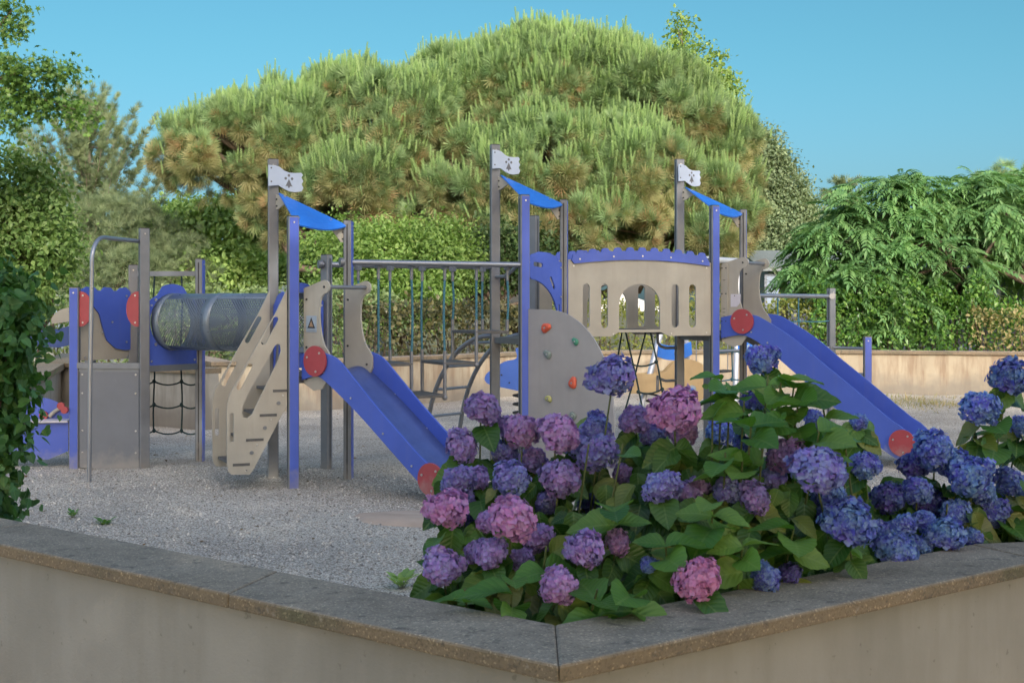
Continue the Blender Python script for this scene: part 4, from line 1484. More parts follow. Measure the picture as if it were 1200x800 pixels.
def conifer(name, label, base, top, rad, n_whorl, mat, dens, upturn=.5, bark='bark', z0f=.3, tilt0=.1):
    """open conifer: whorls of branches clothed in tufts along their outer part"""
    t = empty(name, base); tag(t, label, 'tree')
    base = np.array(base, float)
    H = top - base[2]
    mb = MB()
    mb.tube([base + np.array([0, 0, -.1]), base + np.array([.03, 0, H * .5]), base + np.array([0, 0, H])], [.16, .10, .02], 8)
    P, D = [], []
    for i in range(n_whorl):
        f = z0f + (1 - z0f) * (i + rng.random() * .5) / n_whorl
        z = base[2] + H * f
        L = rad * (1 - f) ** .75 / (1 - z0f) ** .75 * (.75 + .5 * rng.random()) + .15
        for k in range(6):
            a = 2 * math.pi * (k + rng.random()) / 6
            Lk = L * (.75 + .4 * rng.random())
            pts = []
            for s in np.linspace(0, 1, 6):
                pts.append(np.array([base[0] + math.cos(a) * Lk * s, base[1] + math.sin(a) * Lk * s, z + Lk * (tilt0 * s + upturn * s * s * .9)]))
            mb.tube(pts, [.03, .026, .02, .015, .01, .006], 5)
            n = int(dens * Lk) + 4
            for s in rng.random(n) ** .6:
                j = min(4, int(s * 5)); fr = s * 5 - j
                p = pts[j] * (1 - fr) + pts[j + 1] * fr
                dd = unit(pts[j + 1] - pts[j])
                P.append(p + rng.normal(size=3) * .06); D.append(dd + np.array([0, 0, .5]) + rng.normal(size=3) * .5)
            for s in range(5):
                P.append(pts[-1] + unit(pts[-1] - pts[-2]) * .08 * s); D.append(unit(pts[-1] - pts[-2]) + np.array([0, 0, .6]))
    for s in range(9):
        P.append(base + np.array([0, 0, H - .12 * s])); D.append(np.array([rng.normal() * .4, rng.normal() * .4, 1]))
    mb.build('trunk', M[bark], t)
    P, D = np.array(P), np.array(D)
    scatter('crown', TUFT_FAR, P, frames(D, rng.normal(size=D.shape)), .38 + .35 * rng.random(len(P)), mat, t)
    return t


b = pt(104, 390, 40); conifer('pine_tree', 'open grey green pine with bare trunk, left of the broad pine', (b[0], 40, 0), pt(104, 118, 40)[2], 2.3, 12, NEEDLE_GREY, 26, 1.0, 'bark_pale', .40, -.05)
b = pt(990, 390, 44); conifer('fir_tree', 'small dark conifer tip behind the drooping tree', (b[0], 44, 0), pt(990, 212, 44)[2], 1.3, 12, NEEDLE_GREY, 20, .25, 'bark', .3)

# feathery grey green mass below it
lob = lobes_px([(80, 300, 45, 55), (120, 275, 55, 45), (165, 275, 40, 40), (140, 325, 60, 45, -1), (200, 320, 40, 40, -.5), (60, 345, 50, 40)], 35)
t = empty('tamarisk_bush', (pt(130, 400, 35)[0], 35, 0)); tag(t, 'feathery grey green bush behind the roofless tower', 'bush')
wood('trunk', (t.location[0], 35, -.1), lob, .12, t, M['bark'], 3)
P, N = clumped(lob, 7.0, .22, 12)
scatter('crown', burst(18, .20, .018, 1.5, .12), P, frames(N + np.array([0, 0, .6]) + rng.normal(size=N.shape) * .4, rng.normal(size=N.shape)), .5 + .45 * rng.random(len(P)), NEEDLE_GREY, t)

# broadleaf trees at the back
broadleaf('oak_tree', 'rounded dull green oak behind the tunnel, left of the pine', (pt(250, 390, 37)[0], 37, 0), lobes_px([(205, 280, 38, 42), (180, 300, 34, 40, .4), (255, 270, 42, 36), (345, 310, 44, 40), (300, 295, 40, 42), (240, 325, 55, 35, -1), (315, 330, 40, 35, -1)], 37), 'oak', OVAL, .15, 15, .26, 34, .2)
broadleaf('linden_tree', 'bright fresh green tree behind the hanging bridge', (pt(470, 400, 27)[0], 27.5, 0), lobes_px([(430, 305, 42, 36), (470, 290, 40, 30, .5), (510, 305, 38, 34), (440, 350, 45, 34, -.5), (495, 345, 42, 30, -.5), (410, 335, 35, 40), (395, 285, 35, 26, .8), (528, 318, 26, 24, .4), (515, 285, 30, 24, .5)], 27), 'fresh', OVAL, .088, 20, .2, 42, .12)
broadleaf('alder_tree', 'dark leafy tree between the bright tree and the middle tower', (pt(575, 400, 29)[0], 29, 0), lobes_px([(562, 305, 38, 28), (600, 308, 34, 28), (545, 316, 26, 20, -.5), (625, 300, 35, 28, .5), (585, 290, 34, 26)], 29), 'dusky', OVAL, .105, 15, .2, 30, .12)
broadleaf('birch_tree', 'tall grey green birch at the right edge of the pine', (pt(918, 390, 38)[0], 38.5, 0), lobes_px([(896, 178, 11, 22), (902, 200, 20, 30), (912, 228, 27, 30), (915, 260, 34, 36), (920, 300, 36, 40), (885, 305, 40, 40), (936, 255, 14, 22), (940, 292, 20, 30)], 38), 'greyg', DIAMOND, .10, 20, .2, 85, .12)
broadleaf('poplar_tree', 'pale green poplar top rising behind the pine crown', (pt(820, 390, 46)[0], 46, 0), lobes_px([(797, 40, 9, 22), (798, 75, 22, 26), (822, 78, 18, 30), (842, 82, 16, 22), (812, 112, 34, 26), (848, 108, 20, 16), (872, 152, 16, 8), (830, 150, 40, 30), (780, 80, 12, 14), (800, 220, 60, 60)], 46), 'poplar', DIAMOND, .15, 8, .2, 24, .10, 'bark_pale')

# left tree reaching in over the sky, and the bushy tree under it
b = pt(-190, 400, 17)
lobs = lobes_px([(4, 22, 22, 22), (18, 8, 14, 10), (6, 88, 24, 20, -.2), (34, 82, 24, 10, -.3), (66, 84, 24, 8), (30, 112, 32, 16), (58, 122, 30, 12, .2), (88, 132, 18, 14, .3), (10, 138, 20, 14, -.3), (-90, 60, 50, 50), (-75, 160, 50, 40), (-130, 110, 80, 80)], 17)
broadleaf('maple_tree', 'maple boughs with star shaped leaves hanging over the sky at the left edge', (b[0], 17, 0), lobs, 'maple', STAR, .07, 40, .10, 20, .09, limbs=0)
mb = MB()
for q in ([(-170, 40, 17), (-60, 60, 17), (0, 30, 17), (14, 12, 17)], [(-170, 110, 17), (-60, 108, 17), (10, 104, 16.8), (55, 118, 17), (92, 130, 17.2)], [(-60, 108, 17), (-10, 95, 17), (30, 84, 16.7), (62, 84, 17)], [(-60, 108, 17), (-20, 130, 17), (12, 138, 16.8)]):
    mb.tube([pt(*p) for p in q], [.07, .04, .02, .010, .006][:len(q)], 6)
mb.build('bough', M['bark'], [o_ for o_ in COL.objects if o_.name.startswith('maple_tree')][0])
lobs = lobes_px([(12, 215, 36, 34), (45, 225, 28, 28), (20, 262, 50, 36, -.4), (55, 262, 24, 28), (35, 300, 45, 40, -.6), (70, 300, 18, 22), (0, 330, 60, 60), (-40, 260, 60, 60)], 19)
broadleaf('elm_tree', 'bushy bright green tree under the maple boughs', (pt(10, 400, 19)[0], 19.3, 0), lobs, 'elm', OVAL, .085, 34, .15, 28, .10)

# drooping sumac on the right
SL = lobes_px([(1000, 285, 50, 46), (1045, 245, 55, 40), (1100, 232, 55, 30), (1150, 235, 45, 28, .5), (1200, 245, 50, 40, 1.0), (1075, 300, 50, 45, -.6), (1030, 335, 40, 40, -.4), (965, 318, 34, 40, .2), (1115, 315, 32, 35, -1.0), (1170, 275, 40, 30, .6), (1055, 362, 38, 24, -.8), (1000, 345, 42, 34, -.8), (985, 300, 45, 45), (1110, 350, 34, 26, -.8), (1180, 250, 40, 34, -.4), (1230, 300, 50, 50, 1.0)], 26.0)
tb_ = (pt(1245, 400, 26)[0], 26.6, 0)
t = empty('sumac_tree', tb_); tag(t, 'sumac with long drooping feather leaves and a slanting pale limb at right', 'tree')
mb = MB()
L0 = pt(1215, 335, 25.6); L1 = pt(1150, 305, 25.2); L2 = pt(1100, 285, 25.2); L3 = pt(1045, 290, 25.4)
mb.tube([(tb_[0], tb_[1], -.1), (tb_[0] - .1, tb_[1] - .3, .8), L0, L1, L2, L3, pt(1000, 300, 25.8)], [.20, .16, .10, .075, .05, .03, .015], 8)
mb.tube([L1, pt(1120, 305, 25.2), pt(1075, 322, 25.0), pt(1040, 345, 25.0)], [.07, .05, .035, .015], 7)
mb.tube([L2, pt(1090, 265, 25.4), pt(1085, 240, 25.4)], [.05, .03, .015], 6)
mb.tube([(tb_[0] - .1, tb_[1] - .3, .8), pt(1250, 290, 26.5), pt(1200, 235, 26.5)], [.15, .1, .03], 7)
for c, r in SL:
    for k in range(3):
        e = c + sphere(1)[0] * r * .8
        st_ = [L1, L2, L3, L0][int(np.argmin([np.linalg.norm(c - q) for q in (L1, L2, L3, L0)]))]
        mb.tube([st_, (st_ + c) / 2 + rng.normal(size=3) * .15, c, e], [.04, .03, .02, .008], 5)
mb.build('trunk', M['bark'], t)
# compound leaf: rachis arching down with leaflets in pairs
V, Fc = [], []
NL = 8
for i in range(NL):
    s = (i + 1.2) / (NL + .6)
    y, z = s * .88, .10 * s - .72 * s * s
    for sg in (-1, 1):
        Lf = .30 * math.sin(math.pi * (.22 + .62 * s)) + .03
        o = np.array([0, y, z]); d_ = unit(np.array([sg * .72, .50, -.55])); w = unit(np.cross(d_, [0, .4, 1])) * .058
        k = len(V)
        V += [o, o + d_ * Lf * .4 + w, o + d_ * Lf + np.array([0, 0, -.04]), o + d_ * Lf * .4 - w]
        Fc += [(k, k + 1, k + 2), (k, k + 2, k + 3)]
k = len(V)
V += [np.array([0, .88, -.60]), np.array([.05, .95, -.74]), np.array([0, 1.02, -.96]), np.array([-.05, .95, -.74])]
Fc += [(k, k + 1, k + 2), (k, k + 2, k + 3)]
C_, N_ = clumped(SL, 6.5, .02, 1, .3)
nf_ = 8
P = np.repeat(C_, nf_, 0) + rng.normal(size=(len(C_) * nf_, 3)) * .05
Nn_ = np.repeat(N_, nf_, 0)
az = rng.random(len(P)) * 2 * math.pi
D = unit(np.stack([np.cos(az), np.sin(az), .15 + .25 * rng.normal(size=len(P))], 1) + Nn_ * np.array([.7, .7, .35]))
scatter('crown', (V, Fc), P, frames(D, np.tile([0, 0, 1.0], (len(P), 1)) + rng.normal(size=P.shape) * .25), .50 * (.6 + .7 * rng.random(len(P))), LEAF['sumac'], t)


# ---- hedges
def hedge(label, line, depth, h, leaf, size, per_m2, proto=OVAL, lump=.12, z0=.05, hvar=.08):
    t = empty('hedge', (line[0][0], line[0][1], 0)); tag(t, label, 'hedge')
    line = [np.array(p, float) for p in line]
    P, N = [], []
    mb = MB()
    for a, c in zip(line[:-1], line[1:]):
        ln = np.linalg.norm(c - a); w = (c - a) / ln; n = np.array([w[1], -w[0]])
        if n[1] > 0: n = -n
        for face in ('front', 'top', 'back'):
            ar = ln * (depth if face == 'top' else (h - z0) * (1 if face == 'front' else .35))
            k = int(ar * per_m2)
            u = rng.random(k) * ln
            v = rng.random(k)
            bulge = lump * (np.sin(u * 2.3 + v * 3) + np.sin(u * 5.1 - v * 7 + 1)) * .5 + rng.normal(size=k) * .06
            hh = h + hvar * (np.sin(u * 1.7) + np.sin(u * 4.3 + 2) + np.sin(u * 9.7 + 1) * .6)
            if face == 'top': q = np.stack([a[0] + w[0] * u - n[0] * depth * v, a[1] + w[1] * u - n[1] * depth * v, hh + bulge], 1); nn = np.tile([0, 0, 1.0], (k, 1))
            else:
                s = -1 if face == 'back' else 1
                off = bulge * s - (depth if s < 0 else 0)
                q = np.stack([a[0] + w[0] * u + n[0] * off, a[1] + w[1] * u + n[1] * off, z0 + (hh - z0) * v], 1); nn = np.tile([n[0] * s, n[1] * s, .25], (k, 1))
            P.append(q); N.append(nn)
        for u in np.arange(.2, ln, .45):
            c0 = a + w * u - n * depth * .5
            for j in range(4):
                e = np.array([c0[0], c0[1], h * .85]) + rng.normal(size=3) * np.array([.25, .25, .12])
                mb.tube([v3(c0 + rng.normal(size=2) * .05, 0), (np.array([c0[0], c0[1], 0]) + e) / 2 + rng.normal(size=3) * .05, e], [.02, .015, .006], 5)
    P, N = np.concatenate(P), np.concatenate(N)
    mb.build('branch', M['bark'], t)
    scatter('foliage', proto, P, leaf_frames(N, .35, .9, .2), size * (.6 + .8 * rng.random(len(P))), LEAF[leaf], t)
    return t


def hl(*pp): return [tuple(pt(px, 400, d)[:2]) for px, d in pp]
hedge('dark bronze leaved hedge on the wall behind the hanging bridge', hl((430, 21.2), (530, 22.3), (640, 24.0)), .9, 1.44, 'photinia', .09, 420, z0=.5)
hedge('clipped yellow green privet hedge behind the arched bridge', hl((640, 24.3), (760, 25.2), (985, 24.9)), .9, 1.58, 'privet', .075, 480, z0=.5)
hedge('green laurel hedge below the drooping sumac', hl((950, 24.45), (1060, 24.4), (1210, 23.9)), 1.1, 1.62, 'laurel', .08, 700, z0=.5, hvar=.16, lump=.3)
hedge('pale variegated hedge at the right edge of the far wall', hl((1136, 23.85), (1235, 23.3), (1330, 22.0)), .8, 1.35, 'varieg', .075, 420, z0=.55)
hedge('mixed green hedge seen through the perforated tunnel', hl((-60, 25.5), (160, 26.5), (330, 24.5), (432, 23.0)), 1.0, 1.75, 'dull', .09, 400, z0=.1)


# ---- sword leaved plants
def sword(label, base, h, n, L, wd, trunk_r, cat='palm', name='palm_tree'):
    t = empty(name, base); tag(t, label, cat)
    mb = MB(); mb.tube([(base[0], base[1], -.05), (base[0] + .03, base[1], h * .5), (base[0], base[1], h)], [trunk_r * 1.3, trunk_r, trunk_r * .9], 8)
    mb.build('trunk', M['bark'], t)
    V = [(-wd * .6, 0, 0), (wd * .6, 0, 0), (wd, .3, .0), (-wd, .3, .0), (wd * .7, .65, -.06), (-wd * .7, .65, -.06), (0, 1, -.22), (0, 1, -.22)]
    Fq = [(0, 1, 2, 3), (3, 2, 4, 5), (5, 4, 6, 7)]
    D = sphere(n); D[:, 2] = np.abs(D[:, 2]) * 1.1 - .25
    scatter('crown', (V, Fq), np.tile([base[0], base[1], h], (n, 1)) + rng.normal(size=(n, 3)) * .04, frames(D, np.tile([0, 0, 1.], (n, 1))), L * (.7 + .5 * rng.random(n)), LEAF['palm'], t)


sword('spiky cordyline with narrow leaves under the drooping sumac', (pt(1152, 400, 25)[0], 25.3, 0), 1.85, 70, .75, .03, .07, 'plant', 'cordyline')
sword('pale spiky yucca beside the grey roofed house', (pt(918, 400, 29)[0], 29, 0), 2.05, 90, .7, .04, .09, 'plant', 'yucca')

# ---- ivy clad shrub at the left edge
HEART = ([(0, .05, 0), (.22, -.06, .03), (.46, .12, .05), (.50, .38, .03), (.28, .72, -.02), (0, 1.05, -.10), (-.28, .72, -.02), (-.50, .38, .03), (-.46, .12, .05), (-.22, -.06, .03), (0, .45, -.03)],
         [(0, 1, 10), (1, 2, 10), (2, 3, 10), (3, 4, 10), (4, 5, 10), (5, 6, 10), (6, 7, 10), (7, 8, 10), (8, 9, 10), (9, 0, 10)])
HEART_UV = [(.5 + v[0], max(0, v[1])) for v in HEART[0]]
IL = lobes_px([(-20, 350, 46, 42), (-18, 400, 50, 60, -.1), (-22, 460, 50, 55), (-26, 520, 40, 55, -.1), (-30, 575, 46, 40, -.1), (-4, 560, 18, 28, -.15), (10, 352, 22, 24), (-60, 420, 70, 110, .3)], 5.9)
t = empty('climber_shrub', (-2.45, 5.95, 0)); tag(t, 'dark shrub of heart shaped leaves at the left edge of the foreground', 'shrub')
wood('stem', (-2.45, 5.95, -.05), IL, .03, t, M['bark'], 4)
P, N = clumped(IL, 120, .055, 20, .3)
scatter('foliage', HEART, P, leaf_frames(N, .15, .55, .9), .047 * (.5 + .8 * rng.random(len(P))), LEAF['ivy'], t, HEART_UV)

# ---- trees behind the photographer: they shade the yard
def shade_tree(label, x, y, lobes, n):
    t = empty('shade_tree', (x, y, 0)); tag(t, label, 'tree')
    wood('trunk', (x, y, -.1), lobes, .3, t, M['bark'], 3)
    P, N = clumped(lobes, n, .45, 20, .5)
    scatter('crown', OVAL, P, leaf_frames(N), .34 * (.7 + .6 * rng.random(len(P))), LEAF['maple'], t)
# ------------------------------------------------------------------ hydrangeas
U_, V_ = 4, 7
def leaf_grid():
    """broad ovate toothed leaf: folded along the midrib, tip curling down"""
    vs, uv = [], []
    rows = 11
    for j in range(rows):
        t = j / (rows - 1)
        w = .40 * (math.sin(math.pi * min(1, t * .98 + .012) ** .78) ** .85) * (1 - .15 * t)
        w += .012 * (1 if j % 2 else -1) if 0 < j < rows - 1 else 0
        w = max(w, .004)
        for s in (-1, -.5, 0, .5, 1):
            vs.append((w * s, t, .26 * abs(s) * w * 1.2 - .30 * t * t + .05 * math.sin(7 * t) * abs(s)))
            uv.append((.5 + s * w, t))
    fs = [(j * 5 + i, j * 5 + i + 1, (j + 1) * 5 + i + 1, (j + 1) * 5 + i) for j in range(rows - 1) for i in range(4)]
    return (vs, fs), uv


HLEAF, HUV = leaf_grid()


def petal_mat():
    m, nt, bs = new_mat('hydrangea petals')
    oi = nd(nt, 'ShaderNodeObjectInfo')
    g = nd(nt, 'ShaderNodeNewGeometry')
    hs = nd(nt, 'ShaderNodeHueSaturation')
    def mr(lo, hi, src):
        q = nd(nt, 'ShaderNodeMapRange')
        q.inputs['To Min'].default_value = lo; q.inputs['To Max'].default_value = hi
        nt.links.new(src, q.inputs[0]); return q.outputs[0]
    nz = noise(nt, 14, 2)
    hue = nd(nt, 'ShaderNodeMath', operation='ADD')
    nt.links.new(mr(-.025, .025, g.outputs['Random Per Island']), hue.inputs[0])
    nt.links.new(mr(.43, .57, nz), hue.inputs[1])
    nt.links.new(hue.outputs[0], hs.inputs['Hue'])
    nt.links.new(mr(.65, 1.45, noise(nt, 60, 2)), hs.inputs['Value'])
    nt.links.new(mr(.8, 1.1, g.outputs['Random Per Island']), hs.inputs['Saturation'])
    nt.links.new(oi.outputs['Color'], hs.inputs['Color'])
    nt.links.new(hs.outputs[0], bs.inputs['Base Color'])
    bs.inputs['Roughness'].default_value = .6
    bs.inputs['Specular IOR Level'].default_value = .25
    tr = nd(nt, 'ShaderNodeBsdfTranslucent'); nt.links.new(hs.outputs[0], tr.inputs['Color'])
    mx = nd(nt, 'ShaderNodeMixShader'); mx.inputs[0].default_value = .3
    nt.links.new(bs.outputs[0], mx.inputs[1]); nt.links.new(tr.outputs[0], mx.inputs[2])
    nt.links.new(mx.outputs[0], nt.nodes['Material Output'].inputs['Surface'])
    return m


PETAL = petal_mat()
# one floret: four rounded cupped petals
FV, FF = [], []
for k in range(4):
    a = math.pi / 2 * k
    ca, sa = math.cos(a), math.sin(a)
    loc = [(0, 0, 0), (.34, .18, .06), (.46, .58, .14), (.22, .96, .10), (-.22, .96, .14), (-.46, .58, .10), (-.34, .18, .06)]
    n = len(FV)
    FV += [(x * ca - y * sa, x * sa + y * ca, z) for x, y, z in loc] + [(0 * ca - .55 * sa, .55 * ca, .03)]
    FF += [(n + i, n + (i + 1) % 7, n + 7) for i in range(7)]


def head_mesh(k):
    nf = 420
    i = np.arange(nf) + .5
    ph = np.arccos(1 - 1.72 * i / nf); th = math.pi * (1 + 5 ** .5) * i
    D = np.stack([np.cos(th) * np.sin(ph), np.sin(th) * np.sin(ph), np.cos(ph)], 1)
    D = unit(D + rng.normal(size=D.shape) * .07)
    rr = .85 + .065 * rng.normal(size=nf) + .09 * np.sin(D[:, 0] * 4 + k) + .08 * np.sin(D[:, 2] * 5 + 2 * k) + .07 * np.sin(D[:, 1] * 5 + 3 * k)
    pos = D * rr[:, None] * np.array([1, 1, .86])
    n = unit(D + rng.normal(size=D.shape) * .42)
    R = frames(np.cross(n, rng.normal(size=n.shape)), n)
    D2 = sphere(110)
    pos = np.concatenate([pos, D2 * .58])
    R = np.concatenate([R, frames(np.cross(D2, rng.normal(size=D2.shape)), D2)])
    o = scatter('flower_head', (FV, FF), pos, R, np.concatenate([.150 * (.7 + .55 * rng.random(nf)), np.full(110, .24)]), PETAL, None, smooth=True)
    me = o.data
    bpy.data.objects.remove(o)
    return me


HEADS = [head_mesh(k) for k in range(6)]
PINK, MAUVE, VIOL, BLUV, BLUE, DEEP = (.44, .22, .48), (.345, .215, .48), (.27, .20, .48), (.19, .20, .52), (.13, .205, .53), (.085, .11, .37)
ROSE = (.56, .24, .47)
heads = [  # px, py, radius px, colour, distance
    (716, 441, 31, BLUV, 4.1), (566, 479, 26, VIOL, 4.15), (541, 522, 22, VIOL, 4.1), (612, 506, 25, MAUVE, 4.05), (655, 507, 27, MAUVE, 4.0), (537, 563, 20, BLUV, 3.9),
    (524, 596, 28, PINK, 3.75), (601, 608, 33, PINK, 3.6), (599, 560, 24, BLUV, 3.85), (590, 531, 17, BLUV, 4.2), (656, 560, 27, VIOL, 3.9), (700, 530, 25, BLUV, 4.0), (790, 480, 33, PINK, 3.95),
    (745, 492, 22, VIOL, 4.15), (800, 503, 22, MAUVE, 4.1), (519, 664, 25, VIOL, 3.62), (575, 648, 21, VIOL, 3.6), (632, 630, 18, VIOL, 3.75), (685, 643, 27, VIOL, 3.48), (655, 686, 25, MAUVE, 3.38), (724, 634, 17, MAUVE, 3.6),
    (761, 662, 12, BLUE, 3.5), (816, 679, 27, ROSE, 3.38), (776, 570, 22, BLUV, 3.8), (806, 577, 17, VIOL, 3.85), (853, 574, 20, BLUV, 3.85), (884, 582, 21, VIOL, 3.8), (820, 572, 15, VIOL, 3.9), (958, 549, 35, BLUV, 3.75), (922, 533, 24, MAUVE, 3.95),
    (993, 611, 32, BLUE, 3.75), (897, 676, 20, BLUE, 3.6), (926, 671, 15, DEEP, 3.7), (975, 600, 24, DEEP, 3.95), (1050, 645, 25, BLUE, 4.05), (1055, 618, 18, BLUE, 4.2), (1108, 625, 24, BLUE, 4.2), (1140, 630, 15, BLUE, 4.35), (1095, 528, 27, BLUE, 4.5), (1137, 558, 30, BLUE, 4.4),
    (1070, 546, 20, DEEP, 4.6), (1149, 478, 27, BLUE, 4.6), (1182, 441, 24, BLUE, 4.7), (1184, 565, 22, BLUE, 4.6), (1196, 500, 14, BLUE, 4.8), (893, 421, 22, BLUE, 4.6), (1013, 545, 19, BLUE, 4.3), (1006, 494, 11, BLUE, 4.6), (884, 468, 16, DEEP, 4.6), (955, 492, 15, BLUE, 4.5),
    (844, 505, 18, BLUE, 4.4), (870, 520, 14, DEEP, 4.6), (1040, 583, 20, DEEP, 4.4), (1165, 600, 20, BLUE, 4.5), (1090, 590, 20, DEEP, 4.5), (760, 500, 14, DEEP, 4.5), (700, 492, 14, DEEP, 4.6), (1080, 640, 16, BLUE, 4.2), (545, 610, 14, DEEP, 4.1), (690, 590, 15, DEEP, 4.2),
    (560, 560, 16, VIOL, 4.0), (625, 540, 19, VIOL, 4.1), (675, 520, 20, BLUV, 4.15), (575, 610, 18, MAUVE, 3.75), (560, 645, 16, VIOL, 3.7), (610, 655, 15, VIOL, 3.65), (700, 505, 20, BLUV, 4.2), (640, 590, 17, BLUV, 4.0), (545, 585, 15, BLUV, 3.9),
    (765, 510, 17, BLUV, 4.2), (905, 560, 18, BLUV, 3.95), (970, 580, 20, BLUE, 4.0), (1120, 545, 22, BLUE, 4.5), (1075, 575, 20, BLUE, 4.4), (1150, 575, 20, BLUE, 4.5), (1035, 625, 18, BLUE, 4.2), (1085, 612, 17, BLUE, 4.3), (1120, 600, 18, BLUE, 4.4), (590, 500, 16, VIOL, 4.2), (730, 555, 15, VIOL, 4.1)]
bushes = {}
for key, cx, cy, lab in ((0, -.05, 3.85, 'hydrangea bush with mauve and pink heads behind the foreground wall corner'),
                         (1, .62, 4.05, 'hydrangea bush with pale top leaves between the mauve and the blue one'),
                         (2, 1.50, 4.55, 'hydrangea bush with blue heads at the right end of the foreground wall')):
    t = empty('hydrangea_bush', (cx, cy, 0)); tag(t, lab, 'hydrangea')
    bushes[key] = [t, np.array([cx, cy, 0.0]), [], [], [], MB()]
UP = np.array([0, 0, 1.0])
for i, (px, py, r, c, d) in enumerate(heads):
    k = 0 if px < 735 else (1 if px < 945 else 2)
    t, base, lp, ld, ln_, smb = bushes[k]
    p = pt(px, py, d)
    R = r * d / F
    o = bpy.data.objects.new('flower_head', HEADS[i % 6])
    link(o, t)
    face = unit(np.array([rng.normal() * .25, -.55 + rng.normal() * .2, .75]))
    fr = frames(np.cross(face, [1, .3, .2]), face)
    from mathutils import Matrix
    o.rotation_euler = Matrix(fr.tolist()).to_euler()
    o.location = p - abs_loc(t)
    o.scale = (R * (.86 + .2 * rng.random()), R * (.86 + .2 * rng.random()), R * (.76 + .22 * rng.random()))
    v = .85 + .3 * rng.random()
    o.color = (*[min(1, x * v) for x in c], 1)
    # stem from the base of the bush up into the head
    g0 = base + np.array([(p[0] - base[0]) * .55 + rng.normal() * .05, (p[1] - base[1]) * .4 + .05, 0])
    q1 = g0 + (p - g0) * .5 + np.array([0, .05, .08])
    smb.tube([g0, q1, p - face * R * .3], [.0045, .004, .003], 6)
    # a spread pair of leaves carried just under the highest heads
    if py < 530 or d > 4.35:
        a1 = rng.random() * 6.28
        for j in range(3):
            for s in (0, math.pi):
                a = a1 + 1.57 * j + s
                q0 = p - UP * R * (.8 + .55 * j) + (g0 - p) * np.array([1, 1, 0]) * .05 * (j + 1)
                lp.append(q0); ld.append(np.array([math.cos(a), math.sin(a) - .1, .05 - .2 * j + .15 * rng.normal()])); ln_.append(.08 + .05 * rng.random())
    # big leaf pairs below the head
    a0 = rng.random() * 6.28
    for j in range(3):
        bp = p - UP * (R * (.75 + .75 * j)) + (g0 - p) * np.array([1, 1, 0]) * .06 * j
        for s in (0, math.pi):
            a = a0 + j * 1.57 + s
            d_ = np.array([math.cos(a), math.sin(a) - .15, -.15 - .45 * rng.random() - .2 * j])
            lp.append(bp); ld.append(d_); ln_.append(.072 + .048 * rng.random())
# filling leaves inside each bush, and the rosettes of flowerless shoots that stand above it
fill = {0: [(515, 742, 560, 730, 3.5, 4.3, 520)], 1: [(735, 950, 530, 725, 3.5, 4.4, 460)], 2: [(940, 1240, 560, 665, 3.95, 4.8, 400)]}
for k, lst in fill.items():
    t, base, lp, ld, ln_, smb = bushes[k]
    for xa, xb, ya, yb, da, db, n in lst:
        for _ in range(n):
            px, py = rng.uniform(xa, xb), rng.uniform(ya, yb)
            d = da + (db - da) * (rng.random() * .55 + .45 * (yb - py) / (yb - ya))
            p = pt(px, py, d)
            # stay inside the yard side of the wall
            wl_ = 3.02 + .20 + (.105 - p[0]) * .808 if p[0] < .105 else 3.02 + .20 + (p[0] - .105) * .769
            if p[0] > 1.575: wl_ = 4.42 + (p[0] - 1.575) * .2
            p[1] = max(p[1], wl_ + .03)
            if p[2] < .55: p[2] = .55 + .2 * rng.random()
            d_ = np.array([rng.normal() * .7, -.35 + rng.normal() * .5, -.65 + rng.normal() * .4])
            lp.append(p); ld.append(d_); ln_.append(.055 + .055 * rng.random())
YP, YD, YL = {0: [], 1: [], 2: []}, {0: [], 1: [], 2: []}, {0: [], 1: [], 2: []}
rosettes = [(855, 460, 4.05, 1), (900, 440, 4.15, 1), (930, 455, 4.1, 1), (965, 480, 4.1, 2), (895, 515, 3.85, 1), (850, 530, 3.8, 1), (980, 505, 4.0, 2), (925, 500, 3.95, 1), (845, 445, 4.1, 1), (872, 470, 4.0, 1), (915, 448, 4.1, 1), (935, 475, 4.05, 1), (835, 490, 3.95, 1), (880, 500, 3.85, 1), (960, 505, 3.9, 1), (990, 520, 3.95, 2), (905, 478, 4.0, 1), (870, 540, 3.8, 1), (730, 520, 3.85, 0), (835, 590, 3.6, 1),
            (640, 640, 3.45, 0), (700, 690, 3.3, 0), (740, 700, 3.3, 0), (600, 680, 3.35, 0), (545, 690, 3.45, 0), (870, 640, 3.55, 1), (780, 640, 3.5, 1), (720, 600, 3.6, 0), (930, 620, 3.7, 1), (1010, 655, 3.95, 2), (1110, 590, 4.3, 2), (1175, 600, 4.5, 2), (1165, 500, 4.6, 2), (690, 520, 3.9, 0)]
for px, py, d, k in rosettes:
    t, base, lp, ld, ln_, smb = bushes[k]
    p = pt(px, py, d)
    g0 = base + np.array([(p[0] - base[0]) * .5, (p[1] - base[1]) * .4, 0])
    smb.tube([g0, g0 + (p - g0) * .55 + np.array([0, .04, .06]), p], [.0045, .004, .003], 6)
    a0 = rng.random() * 6.28
    for j in range(3):
        for s in (0, math.pi):
            a = a0 + j * 1.5 + s
            YP[k].append(p - UP * .035 * j); YD[k].append(np.array([math.cos(a), math.sin(a) - .15, .28 - .16 * j + .12 * rng.normal()])); YL[k].append(.09 + .06 * rng.random())
